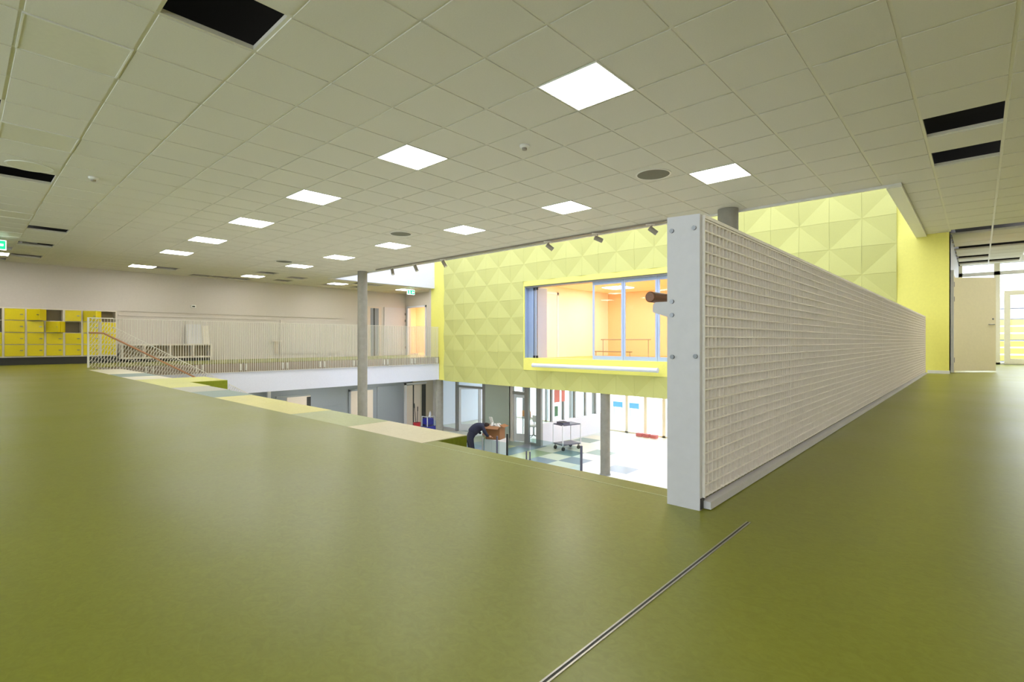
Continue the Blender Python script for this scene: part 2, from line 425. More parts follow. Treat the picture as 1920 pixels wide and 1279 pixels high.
# lamps in the ceiling
ordn = ['', 'second', 'third', 'fourth', 'fifth', 'sixth', 'seventh', 'eighth', 'ninth']
lp_frame = MB()
for a, b, c, d in ((-.29, .29, -.295, -.283), (-.29, .29, .283, .295), (-.295, -.283, -.295, .295), (.283, .295, -.295, .295)): lp_frame.box(a, b, c, d, -.008, .02)
lp_frame = lp_frame.mesh('frame', 'tin_white')
lp_on = MB().box(-.284, .284, -.284, .284, -.004, .012).mesh('diffuser', 'lamp_on')
lp_off = MB().box(-.284, .284, -.284, .284, -.003, .012).mesh('diffuser', 'lamp_off')
def ceil_lamp(k, p, me, label, group):
    i, j = k
    c = ((gx(i) + gx(i + 1)) / 2, gy(j) + .3, CZ)
    t = thing('ceiling_light', label, 'ceiling light', c, 0, group)
    sx = (gx(i) - gx(i + 1)) / .6
    place(me, 'diffuser', t, (0, 0, 0), scale=(sx, 1, 1), world=False); place(lp_frame, 'frame', t, (0, 0, 0), scale=(sx, 1, 1), world=False)
spec = {}
for n, x in enumerate((-2.43, -4.85, -7.27, -9.64, -12.0, -14.23, -17.58)):
    who = 'nearest and largest' if n == 0 else ('farthest and smallest' if n == 6 else ordn[n] + ' nearest')
    spec[(x, 3.58)] = f'square lit ceiling panel, {who} of the long row over the green floor'
    who = 'rightmost' if n == 0 else ('leftmost' if n == 6 else ordn[n] + ' from the right')
    spec[(x, 6.58)] = f'square lit ceiling panel, {who} in the row beside the opening'
spec[(-17.6, .58)] = 'lit ceiling panel at the left edge below the exit sign'
spec[(-17.6, 9.6)] = 'lit ceiling panel over the gallery left of the grey column'
spec[(-17.6, 12.4)] = 'lit ceiling panel over the gallery beside the exit sign'
spec[(2.0, .58)] = 'lit ceiling panel behind the lattice side of the room'
spec[(2.38, 3.58)] = 'lit ceiling panel far right over the green floor'
spec[(2.38, 6.58)] = 'lit ceiling panel far right, one row on'
spec[(1.0, 12.5)] = 'lit ceiling panel at the start of the corridor'
spec[(1.0, 17.6)] = 'lit ceiling panel near the corridor end windows'
spec[(1.6, 14.8)] = 'unseen fill panel added in the corridor opposite the open door'
spec[(1.6, 11.3)] = 'unseen fill panel added over the corridor beside the lattice end'
spec[(2.2, 17.6)] = 'unseen fill panel added at the far right of the corridor end'
spec[(2.4, 9.6)] = 'lit ceiling panel over the corridor beside the lattice'
for k, p in ON.items(): ceil_lamp(k, p, lp_on, spec[p], 'lit ceiling panels')
offl = ['unlit pale ceiling panel left of the big dark hole', 'unlit pale ceiling panel at the left edge, second nearest', 'unlit pale ceiling panel just beyond the dark slot at left',
        'unlit ceiling panel almost overhead', 'unlit ceiling panel farthest left']
for (k, p), lb in zip(OFF.items(), offl): ceil_lamp(k, p, lp_off, lb, 'unlit ceiling panels')

def speaker(x, y, r, label, m='speaker_grey'):
    t = thing('ceiling_speaker', label, 'speaker', (x, y, CZ), 0, 'round ceiling speakers')
    ring = MB(); n = 32; vs = []
    for rr, z in ((r, -.004), (r, -.012), (r * 1.1, -.012), (r * 1.1, -.004)):
        for q in range(n): vs.append((rr * math.cos(6.2832 * q / n), rr * math.sin(6.2832 * q / n), z))
    ring.poly(vs, [(a * n + q, a * n + (q + 1) % n, ((a + 1) % 4) * n + (q + 1) % n, ((a + 1) % 4) * n + q) for a in range(4) for q in range(n)])
    ring.build('rim', 'tin_white', t, world=False)
    MB().cyl((0, 0, -.006), (0, 0, -.010), r, 32).build('grille', m, t, world=False)
speaker(-3.06, 6.0, .2, 'round grey ceiling speaker right of the nearer lit panels')
speaker(-8.45, 5.95, .2, 'round grey ceiling speaker above the row near the opening')
speaker(-13.68, 5.91, .2, 'small round grey ceiling speaker far away near the column')
speaker(-8.51, .6, .2, 'pale round ceiling speaker beside the dark slot at left', 'lamp_off')
def detector(x, y, label):
    t = thing('smoke_detector', label, 'smoke detector', (x, y, CZ), 0, 'smoke detectors')
    MB().lathe([(.055, -.004), (.055, -.02), (.04, -.035)], (0, 0), 20).build('base', 'tin_white', t, world=False)
    MB().lathe([(.028, -.034), (.026, -.055), (.012, -.06)], (0, 0), 16).build('sensor_head', 'spot_body', t, world=False)
detector(-3.64, 4.17, 'small white smoke detector right of the second lit panel')
detector(-8.48, 1.2, 'small white smoke detector near the dark slot at left')

# track with spotlights at the edge of the opening
tk = MB().box(-13.2, -3.7, YO - .17, YO - .13, CZ - .035, CZ - .004).build('spotlight_track', 'spot_body')
tag(tk, 'thin ceiling track running along the edge of the opening', 'lighting track')
for n, (x, rz, tl) in enumerate(((-4.32, .5, .9), (-5.47, .9, 1.2), (-6.67, .7, .9), (-10.09, .3, .6), (-11.27, .2, .5), (-12.36, -.3, .5))):
    who = 'nearest the white end panel' if n == 0 else ('farthest left, by the grey column' if n == 5 else ordn[n] + ' from the white end panel')
    t = thing('spotlight', f'small grey spotlight on the ceiling track, {who}', 'spotlight', (x, YO - .15, CZ - .035), rz, 'track spotlights')
    MB().box(-.11, .05, -.016, .016, -.018, 0).build('adapter', 'tin_white', t, world=False)
    MB().cyl((0, 0, -.018), (0, 0, -.075), .008, 8).build('stem', 'spot_body', t, world=False)
    d = Vector((math.sin(tl), 0, -math.cos(tl))); c = Vector((0, 0, -.105))
    MB().cyl(c - d * .06, c + d * .105, .045, 18).build('head', 'spot_body', t, world=False)
    MB().cyl(c + d * .104, c + d * .1075, .037, 18).build('lens', 'lamp_off', t, world=False)

# ------------------------------------------------------------------ outer walls of the upper storey
w = MB(); w.box(XW - .2, XW, YB, 14.0, 0, 1.53); struct(w, 'wall_left', 'wall_white', 'pale beige far wall behind lockers and gallery')
w = MB(); w.box(XW - .2, XW + .03, YB, 10.6, 1.55, CZ + .6); w.box(XW - .2, XW, 10.6, 14.0, 1.55, CZ + .6); w.box(XW - .2, XW + .005, YB, 14.0, 1.53, 1.55)
struct(w, 'wall_left_upper', 'wall_white', 'upper part of the pale far wall, standing slightly proud')
w = MB()
w.box(XW - .2, -13, YB - .2, YB, 0, CZ + .6); w.box(2.6, XE, YB - .2, YB, 0, CZ + .6); w.box(-13, 2.6, YB - .2, YB, 0, .7); w.box(-13, 2.6, YB - .2, YB, 2.45, CZ + .6)
struct(w, 'wall_back', 'wall_white')
w8 = struct_root('window_8', (-5.2, YB - .1, .7), 'unseen row of windows added behind the camera for daylight fill')  # unseen windows put in as daylight fill for end panel and floor
for k in range(14): MB().box(-13 + 1.2 * k - .04, -13 + 1.2 * k + .04, YB - .15, YB - .05, .7, 2.45).build('window_frame', 'frame_white', w8)
MB().box(-13, 2.6, YB - .105, YB - .095, .7, 2.45).build('pane', 'glass', w8)
w = MB(); w.box(XE, XE + .2, YB, 19.3, 0, CZ + .6); struct(w, 'wall_right', 'wall_white')
for (y0, y1, z0, z1) in ((3.3, 8.0, 1.40, 1.45), (8.14, 10.55, .15, 1.42)):
    w = MB(); w.box(XW, XW + (.02 if z1 - z0 < .1 else .035), y0, y1, z0, z1); struct(w, 'trim_3' if z1 - z0 < .1 else 'trim_4', 'wall_white', bevel=.004)
w = MB(); w.box(XW, XW + .015, 3.3, 14.5, 0, .08); struct(w, 'baseboard_left', 'wall_white')

# gallery end wall with openings beyond the column
ge = MB()
ge.box(XW, -19.1, 13.8, 14.0, 0, CZ + .6); ge.box(-17.7, -16.5, 13.8, 14.0, 0, CZ + .6); ge.box(-19.1, -17.7, 13.8, 14.0, 2.2, CZ + .6); ge.box(-16.62, -16.5, 13.1, 14.0, 0, CZ)
struct(ge, 'wall_gallery_end', 'wall_white', 'end wall of the gallery with a tall opening')
gb = MB(); gb.box(-23, -16.5, 17.2, 17.4, 0, CZ); gb.box(-23.2, -23, 14.0, 17.4, 0, CZ); gb.box(-16.5, -16.3, 14.0, 17.4, 0, CZ); gb.box(-23, XW - .2, 13.8, 14.0, 0, CZ); struct(gb, 'wall_gallery_back', 'orange_paint', 'ochre wall beyond the gallery opening')
gf = MB(); gf.box(XW, -16.5, 14.6, 17.4, -.3, 0); gf.box(-23, XW, 14.0, 17.4, -.3, 0); struct(gf, 'floor_gallery_back', 'orange_floor')
gc = MB(); gc.box(XW, -16.5, 14.6, 17.4, CZ, CZ + .1); gc.box(-23, XW, 14.0, 17.4, CZ, CZ + .1); struct(gc, 'ceiling_gallery_back', 'tile_white')
t = thing('ceiling_light', 'added fill panel in the ochre room beyond the gallery', 'ceiling light', (-18.6, 15.6, CZ), 0, 'lit ceiling panels')  # invented panel, oversized to brighten the ochre room
MB().box(-.6, .6, -.6, .6, -.01, 0).build('diffuser', 'lamp_on', t, world=False)
t = thing('ceiling_light', 'second added fill panel deeper in the ochre room', 'ceiling light', (-21.2, 15.8, CZ), 0, 'lit ceiling panels')  # extra panel added because the ochre walls came out too dark
MB().box(-.6, .6, -.6, .6, -.01, 0).build('diffuser', 'room_fill', t, world=False)
gd = struct_root('door_3', (-17.4, 13.8, 0), 'white framed doorway at the end of the gallery')
for x in (-19.1, -17.78): MB().box(x, x + .08, 13.77, 13.85, 0, 2.2).build('door_frame', 'frame_white', gd)
MB().box(-19.1, -17.7, 13.77, 13.85, 2.12, 2.2).build('door_frame', 'frame_white', gd)
for x, wd in ((-19.9, .1), (-19.5, .3)): MB().box(x, x + wd, 15.5, 15.6, 0, 2.15).build('post', 'skirt_brown', gd)
# cut-in door on the far wall, and one white door leaf
dd = struct_root('door_4', (XW, 11.9, 0), 'doorway in the far wall behind the grey column')
MB().box(XW, XW + .03, 11.35, 12.5, 0, 2.12).build('door_frame', 'door_cream', dd)
MB().box(XW + .025, XW + .04, 11.95, 12.35, 0, 2.05).build('door_leaf', 'wall_grey', dd)
MB().box(XW + .03, XW + .06, 12.1, 12.14, 0, 2.05).build('seal', 'dark', dd)
dl = struct_root('door_5', (XW, 13.3, 0), 'plain white door leaf right of the column')
MB().box(XW + .02, XW + .06, 12.62, 13.72, .02, 2.12).build('door_leaf', 'panel_white', dl)
for z in (.3, 1.5, 1.8): MB().box(XW + .05, XW + .09, 13.69, 13.74, z, z + .1).build('hinge', 'metal', dl)

# ------------------------------------------------------------------ yellow wall with relief panels
WX0, WX1, WZ0, WZ1 = -11.45, -4.85, -.34, 2.66
OX0, OX1, OZ0, OZ1 = -11.42, -4.88, .05, 2.50
yw = struct_root('wall_yellow', (-8.5, YY, 0), 'yellow wall of relief panels across the atrium')
base = MB()
base.box(-16.5, OX0, YY, YY + .3, ZB, 5.0); base.box(OX1, -.43, YY, YY + .3, ZB, 5.0)
base.box(OX0, OX1, YY, YY + .3, ZB, OZ0); base.box(OX0, OX1, YY, YY + .3, OZ1, 5.0)
base.build('plaster', 'paint_yellow', yw)
# frame around the window, thin board proud of the wall
fr = MB()
fr.box(WX0, OX0, YY - .04, YY, WZ0, WZ1); fr.box(OX1, WX1, YY - .04, YY, WZ0, WZ1)
fr.box(OX0, OX1, YY - .04, YY, WZ0, OZ0); fr.box(OX0, OX1, YY - .04, YY, OZ1, WZ1)
fr.build('surround_board', 'paint_yellow', yw)
def relief(hi_same):
    s = .5965; h, b0 = .045, .012
    H = {(0, 0): h if hi_same else 0, (1, 1): h if hi_same else 0, (1, 0): 0 if hi_same else h, (0, 1): 0 if hi_same else h}
    vs = []
    for (a, c) in ((0, 0), (1, 0), (1, 1), (0, 1)): vs.append((a * s, -b0 - H[(a, c)], c * s))
    for (a, c) in ((0, 0), (1, 0), (1, 1), (0, 1)): vs.append((a * s, 0, c * s))
    # the fold runs between the two low corners
    top = [(0, 1, 3), (1, 2, 3)] if hi_same else [(0, 1, 2), (0, 2, 3)]
    return MB().poly(vs, top + [(0, 4, 5, 1), (1, 5, 6, 2), (2, 6, 7, 3), (3, 7, 4, 0), (4, 7, 6, 5)]).mesh('relief_panel', 'tile_yellow')
RA, RB = relief(True), relief(False)
for i in range(24):
    for j in range(9):
        x, z = -15.65 + .6 * i, -.94 + .6 * j
        if x > WX0 - .1 and x + .6 < WX1 + .1 and z > WZ0 - .1 and z + .6 < WZ1 + .1: continue
        place(RA if (i + j) % 2 == 1 else RB, 'relief_panel', yw, (x + .002, YY, z + .002))
MB().box(-1.25, -.43, YY - .006, YY, -.02, CZ).build('plain_board', 'paint_yellow', yw)
bb = MB(); bb.box(-.76, -.42, YY - .02, YY, 0, .06); struct(bb, 'baseboard_yellow', 'tin_white')

# the window: sliding glass leaves
wi = struct_root('window_1', (-8.15, YY + .15, OZ0), 'wide interior window with sliding glass leaves in the yellow wall')
MB().box(OX0, OX1, YY, YY + .3, OZ0 - .005, OZ0 + .02).build('window_sill', 'paint_yellow', wi)
MB().box(OX0, OX1, YY + .01, YY + .28, OZ1 - .05, OZ1).build('window_head', 'frame_grey', wi)
MB().box(OX0, OX0 + .015, YY, YY + .3, OZ0, OZ1).build('window_jamb', 'frame_blue', wi)
MB().box(OX1 - .015, OX1, YY, YY + .3, OZ0, OZ1).build('window_jamb', 'frame_blue', wi)
# folded stack of leaves at the left
for k in range(3):
    y = YY + .06 + .045 * k; x = OX0 + .30 + .07 * k
    MB().box(x, x + .03, YY + .06, YY + .62, OZ0 + .03, OZ1 - .06).build('folded_leaf', 'frame_blue' if k != 1 else 'frame_white', wi)
MB().box(OX0 + .02, OX0 + .30, YY + .16, YY + .17, OZ0 + .02, OZ1 - .05).build('pane', 'frame_blue', wi)
for x in (OX0 + .37, OX0 + .50):
    MB().box(x, x + .012, YY + .05, YY + .06, OZ0 + .03, OZ1 - .06).build('seal', 'black', wi)
    for z in (OZ0 + .02, OZ1 - .15): MB().box(x - .03, x + .04, YY + .03, YY + .06, z, z + .08).build('fitting', 'black', wi)
lx = [-8.77, -7.70, -6.62, -5.55, -4.90]
for a, b in zip(lx[:-1], lx[1:]):
    lf_ = MB(); y0, y1 = YY + .12, YY + .16
    lf_.box(a + .005, a + .065, y0, y1, OZ0 + .02, OZ1 - .05); lf_.box(b - .065, b - .005, y0, y1, OZ0 + .02, OZ1 - .05)
    lf_.box(a + .065, b - .065, y0, y1, OZ0 + .02, OZ0 + .14); lf_.box(a + .065, b - .065, y0, y1, OZ1 - .15, OZ1 - .05)
    l = lf_.build('window_frame', 'frame_ice', wi)
    MB().box(a + .06, b - .06, y0 + .016, y0 + .024, OZ0 + .13, OZ1 - .14).build('pane', 'glass', l)
# tube under the window
rt = thing('roller_screen', 'long white roller screen tube under the interior window', 'roller screen', (-10.89, YY - .21, -.16))
MB().cyl((.02, 0, 0), (4.42, 0, 0), .062, 20).build('tube', 'frame_white', rt, world=False)
for x in (0, 4.42): MB().cyl((x, 0, 0), (x + .03, 0, 0), .07, 20).build('end_cap', 'wall_cool', rt, world=False)
for x in (.4, 4.0): MB().box(x, x + .05, 0, .165, -.03, .03).build('bracket', 'tin_white', rt, world=False)

# room behind the window
RY = 19.8
r = MB(); r.box(-16.5, -.43, YY + .3, 20.0, ZB, -.002); struct(r, 'floor_room', 'orange_floor', 'orange floor of the room behind the window')
r = MB(); r.box(-12.5, -12.3, YY + .3, RY, 0, CZ); struct(r, 'wall_room_left', 'peach_paint', 'peach wall of the room behind the window')
r = MB(); r.box(-12.3, -2.6, RY, RY + .2, 0, CZ); struct(r, 'wall_room_back', 'orange_paint', 'orange back wall of the room behind the window')
r = MB(); r.box(-2.8, -2.6, YY + .3, RY, 0, CZ); struct(r, 'wall_room_right', 'orange_paint')
r = MB(); r.box(-12.5, -2.6, YY + .3, RY + .2, CZ, CZ + .15); struct(r, 'ceiling_room', 'peach_paint')
for n, (x, y) in enumerate(((-10.6, 15.0), (-7.6, 15.0), (-4.6, 15.0), (-10.6, 17.8), (-7.6, 17.8), (-4.6, 17.8))):  # added glowing panels stand in for the sunlight filling this room
    t = thing('ceiling_light', 'added fill panel in the orange room ceiling, ' + ['near row, left', 'near row, middle', 'near row, right', 'far row, left', 'far row, middle', 'far row, right'][n], 'ceiling light', (x, y, CZ), 0, 'added fill panels of the orange room')
    MB().box(-.45, .45, -.45, .45, -.02, 0).build('diffuser', 'room_fill', t, world=False)
dr = struct_root('door_6', (-12.3, 15.5, 0), 'white door in the peach wall behind the window')
df = MB(); df.box(-12.3, -12.24, 14.75, 14.87, 0, 2.55); df.box(-12.3, -12.24, 15.98, 16.08, 0, 2.55); df.box(-12.3, -12.24, 14.75, 16.08, 2.45, 2.55)
df.build('door_frame', 'frame_white', dr)
MB().box(-12.3, -12.26, 14.87, 15.98, 0, 2.45).build('door_leaf', 'tin_white', dr)
MB().box(-12.262, -12.25, 15.25, 15.6, .3, 2.1).build('pane', 'peach_paint', dr)
for z, x0, x1, m in ((.70, -11.9, -9.6, 'spot_body'), (.20, -12.0, -10.2, 'metal')):
    yb_ = 18.6 if z > .5 else 18.2
    tb = MB().cyl((x0, yb_, z), (x1, yb_, z), .02, 10)
    for x in (x0 + .1, x1 - .1): tb.cyl((x, yb_, 0), (x, yb_, z), .015, 8)
    tag(tb.build('barre', m), 'thin rail on posts in the orange room, ' + ('upper' if z > .5 else 'low one near the floor'), 'rail', 'rails in the orange room')

# ------------------------------------------------------------------ columns
def column(x, y, r, z0, z1, label):
    t = thing('concrete_column', label, 'column', (x, y, z0), 0, 'round concrete columns')
    MB().cyl((0, 0, 0), (0, 0, z1 - z0), r, 40).build('shaft', 'concrete', t, world=False)
    MB().cyl((0, 0, 0), (0, 0, .03), r + .02, 40).build('base_ring', 'frame_grey', t, world=False)
column(-13.92, 8.40, .145, LZ, CZ + .5, 'tall round grey concrete column left of the yellow wall')
column(-2.99, 8.42, .155, LZ, CZ + .5, 'round concrete column rising behind the lattice screen')
column(-8.33, 13.25, .145, LZ, ZB, 'concrete column under the right half of the yellow wall')
column(-16.15, 13.25, .15, LZ, ZB, 'blue-grey column under the left end of the yellow wall')

# ------------------------------------------------------------------ lattice balustrade
lb = thing('lattice_balustrade', 'long white lattice balustrade standing along the atrium edge', 'balustrade', (-.84, 1.9, 0))
# end board with the finger that carries the handrail
prof = [(-.905, .0), (-.775, .0), (-.775, 1.12), (-.905, 1.125), (-.905, .795), (-.955, .795), (-.966, .785), (-.967, .757), (-.958, .752), (-.905, .735)]
MB().prism(prof, 'y', 1.89, 1.912).build('end_panel', 'panel_white', lb, label='smooth light grey end panel with six bolts')
for x, z in ((-.885, 1.07), (-.796, 1.069), (-.885, .794), (-.885, .741), (-.883, .578), (-.791, .582)):
    MB().cyl((x, 1.884, z), (x, 1.891, z), .0085, 16).cyl((x, 1.8835, z), (x, 1.8842, z), .003, 6).build('bolt', 'bolt_metal', lb)
Y0, Y1 = 1.915, 12.72
NP = 9; PL = (Y1 - Y0) / NP
XF = -.766            # outer face of the lattice
pitch = .0403
body = MB(); body.box(-.90, -.800, Y0, Y1, .03, 1.10); body.build('core_panel', 'panel_white', lb, label='plain inner body of the balustrade')
for s in range(NP):
    ya, yb = Y0 + PL * s, Y0 + PL * (s + 1) - .004
    p = MB(); p.box(-.800, -.796, ya, yb, .045, 1.105)
    p.box(-.796, XF, ya, ya + .006, .045, 1.105); p.box(-.796, XF, yb - .006, yb, .045, 1.105)
    p = p.build('lattice_panel', 'lattice', lb)
    me = None
    for k in range(27):
        z = .048 + pitch * k
        if me is None: me = MB().box(-.796, XF, ya + .006, yb - .006, 0, .006).mesh('slat', 'lattice')
        o = place(me, 'slat', p, (0, 0, z + (.001 if k else 0)))
    vs = MB(); n = int((yb - ya) / pitch)
    for k in range(1, n + 1):
        y = ya + (yb - ya) * k / (n + 1); vs.box(-.796, XF - .0015, y - .003, y + .003, .045, 1.105)
    vs.build('upright_slats', 'lattice', p, kind='stuff')
MB().box(-.905, XF + .002, Y0, Y1, 1.105, 1.118).build('cap', 'lattice', lb)
MB().box(-.781, -.745, Y0 + .005, Y1, .004, .032).build('base_rail', 'panel_white', lb)
MB().box(-.781, -.772, Y0 - .02, Y0 + .012, .004, .045).build('seal', 'dark', lb)
for k in range(8): MB().box(-.966, -.90, 3.2 + 1.2 * k, 3.215 + 1.2 * k, .757, .79).build('rail_bracket', 'panel_white', lb)
hr = MB(); hr.cyl((-1.0, 1.93, .822), (-1.0, 12.6, .822), .0225, 24)
hr.build('handrail', 'wood_dark', lb, label='dark brown round timber handrail', bevel=.004)
# floor channel
gr = thing('floor_channel', 'narrow metal channel let into the green floor', 'floor channel', (-.6, .6, 0))
for x in (-.607, -.597): MB().box(x, x + .004, .0, 1.89, 0, .002).build('metal_edge', 'alu', gr)
MB().box(-.603, -.597, .0, 1.89, 0, .001).build('groove', 'dark', gr)

# ------------------------------------------------------------------ gallery railing
gl = thing('gallery_railing', 'white railing of thin upright bars along the far gallery edge', 'railing', (XG + .06, 7.5, -.27))
yj = [2.2, 3.4, 4.56] + [5.70 + 1.22 * k for k in range(6)] + [13.02]
XA = XG + .065
for a, b in zip(yj[:-1], yj[1:]):
    sec = MB(); sec.box(XA - .02, XA + .02, a + .01, b - .01, 1.19, 1.20)
    sec0 = MB().box(XA - .02, XA + .02, a + .01, b - .01, -.27, -.26)
    sec = sec.build('railing_section', 'rail_bar', gl)
    sec0.build('bottom_rail', 'rail_bar', sec)
    bars = MB(); n = round((b - a) / .06)
    for k in range(n):
        y = a + (b - a) * (k + .5) / n; bars.box(XA - .0125, XA + .0125, y - .004, y + .004, -.26, 1.19)
    bars.build('bars', 'rail_bar', sec, kind='stuff')
    for y in (a + .08, b - .08): MB().box(XG + .012, XA + .02, y - .015, y + .015, -.22, -.03).build('bracket', 'rail_bar', sec)
# stair railing, bars square to the slope
sr = thing('stair_railing', 'sloping stair railing of slanted thin bars with a brown handrail', 'railing', (-15.80, 2.15, 0))
XS = -15.80
MB().box(XS - .02, XS + .02, 2.12, 2.16, .0, 1.21).build('post', 'rail_bar', sr)
sl = math.atan(.60); sd = Vector((0, math.cos(sl), -math.sin(sl))); sn = Vector((0, math.sin(sl), math.cos(sl)))
bars = MB()
t_ = -1.3
while t_ < 6.2:
    p0 = Vector((XS, 2.25, -.15)) + sd * t_; p1 = p0 + sn * 1.17
    t_ += .06
    if p1.y < 2.2: continue
    if p0.y < 2.17:
        p0 = p0 + (p1 - p0) * ((2.17 - p0.y) / (p1.y - p0.y))
    if p1.z > 1.2: p1 = p0 + (p1 - p0) * ((1.2 - p0.z) / (p1.z - p0.z))
    if p1.z - p0.z < .03 or p0.z < LZ: continue
    c = (p0 + p1) / 2; bars.obox(c, (.01, 0, 0), sd * .004, (p1 - p0) / 2)
bars.build('bars', 'rail_bar', sr, kind='stuff')
e0 = Vector((XS, 2.25, -.15)) + sn * 1.17
tt = (1.2 - e0.z) / -sd.z
top = MB(); a = e0 + sd * tt if tt > 0 else e0
q0 = Vector((XS, 2.16, 1.2)); q1 = Vector((XS, 2.62, 1.2))
k0 = e0 + sd * ((2.62 - e0.y) / sd.y)
MB().box(XS - .015, XS + .015, 2.14, 2.62, 1.195, 1.21).build('top_rail', 'rail_bar', sr)
MB().obox(k0 + sd * 2.9, (.015, 0, 0), sd * 2.9, sn * .007).build('top_rail', 'rail_bar', sr)
h0 = Vector((XS + .07, 2.42, .83)); h1 = h0 + sd * 5.6
MB().cyl(h0, h1, .021, 12).build('handrail', 'wood_rail', sr)
MB().cyl((XS + .07, 2.14, .84), h0, .021, 12).build('handrail', 'wood_rail', sr)
for q in (.3, 1.3, 2.3, 3.3): MB().obox(h0 + sd * q + Vector((-.035, 0, -.02)), (.04, 0, 0), sd * .008, sn * .012).build('bracket', 'rail_bar', sr)

# ------------------------------------------------------------------ lockers
lk_y = [.42, .82, 1.25, 1.63, 2.02, 2.41, 2.81, 3.19]
rows = [(.235, .540), (.555, .86), (.875, 1.18), (1.195, 1.50)]
# states per column, top row first: 0 shut, small = ajar, large = wide open (degrees)
states = [(105, 100, 0, 0), (0, 6, 0, 0), (38, 12, 0, 0), (118, 34, 0, 0), (14, 122, 2, 0), (34, 22, 0, 0), (120, 0, 0, 0)]
lk_label = ['yellow locker column cut by the left picture edge, two doors open', 'yellow locker column, second one, with one door barely ajar',
            'yellow locker column with its top door half open', 'yellow locker column, fourth one, top door swung wide open, next ajar',
            'yellow locker column with its second door swung wide open', 'yellow locker column directly behind the railing post', 'last yellow locker column beside the low bench']
for c in range(7):
    y0, y1 = lk_y[c], lk_y[c + 1]; W = y1 - y0
    t = thing('locker_column', lk_label[c], 'locker', (XW + .03, y0, 0), 0, 'yellow lockers on the far wall')
    dp = .40
    b = MB()
    b.box(0, dp, 0, .022, .2, 1.53); b.box(0, dp, W - .022, W, .2, 1.53); b.box(0, .01, .022, W - .022, .2, 1.53)
    b.box(.01, dp, .022, W - .022, .2, .235); b.box(.01, dp, .022, W - .022, 1.50, 1.53)
    for z0, z1 in rows[:-1]: b.box(.01, dp, .022, W - .022, z1, z1 + .015)
    b.build('body', 'locker_white', t, world=False)
    MB().box(0, dp - .03, 0, W, 0, .2).build('plinth', 'dark', t, world=False)
    for rr, ang in enumerate(states[c]):
        z0, z1 = rows[3 - rr]
        if ang > 30: MB().box(.012, .015, .024, W - .024, z0, z1).build('compartment_back', 'locker_inside', t, world=False)
        d = MB().box(0, .018, 0, W - .05, z0 + .004, z1 - .004).build('door', 'locker_yellow', t, world=False)
        d.location = (dp - .004, .025, 0); d.rotation_euler = (0, 0, -math.radians(ang))
        MB().box(.018, .03, W - .14, W - .08, (z0 + z1) / 2 - .01, (z0 + z1) / 2 + .01).build('handle', 'metal', d, world=False)
# low bench with open compartments
bn = thing('low_bench', 'long low white bench with dark open compartments beside the lockers', 'bench', (XW + .04, 3.3, 0))
b = MB(); L = 2.42
b.box(0, .42, 0, L, .50, .55); b.box(0, .42, 0, L, .10, .15); b.box(0, .02, 0, L, .15, .5)
for y in (0, .55, 1.22, 1.86, L - .04): b.box(.02, .42, y, y + .05, .15, .5)
b.build('carcass', 'locker_white', bn, world=False); MB().box(.021, .03, .03, L - .03, .15, .5).build('back_panel', 'locker_inside', bn, world=False)
MB().box(.02, .36, .05, L - .05, 0, .10).build('plinth', 'dark', bn, world=False)
b = MB().obox((XW + .16, 5.28, .872), (.012, 0, 0), (0, .22, 0), (-.05, 0, .32)).build('leaning_board', 'panel_white')
tag(b, 'white board leaning on the wall on top of the low bench', 'board')
b = MB().obox((XW + .15, 5.62, .852), (.012, 0, 0), (0, .10, 0), (-.05, 0, .30)).build('leaning_board', 'locker_white')
tag(b, 'narrow cream board leaning at the right end of the low bench', 'board')
b = thing('wall_sensor', 'small white box high on the far wall above the bench', 'sensor', (XW + .03, 5.29, 1.78))
MB().box(0, .05, -.07, .07, -.05, .05).build('housing', 'tin_white', b, world=False, bevel=.008); MB().box(.048, .055, -.04, .04, -.02, .02).build('lens', 'dark', b, world=False)
b = thing('wall_bracket', 'narrow cream T-shaped post on the far wall left of the white wall panel', 'wall fitting', (XW, 8.0, 0))
MB().box(0, .08, -.06, .06, .17, .62).build('post', 'door_cream', b, world=False); MB().box(0, .14, -.16, .16, .62, .66).build('top_plate', 'locker_white', b, world=False)

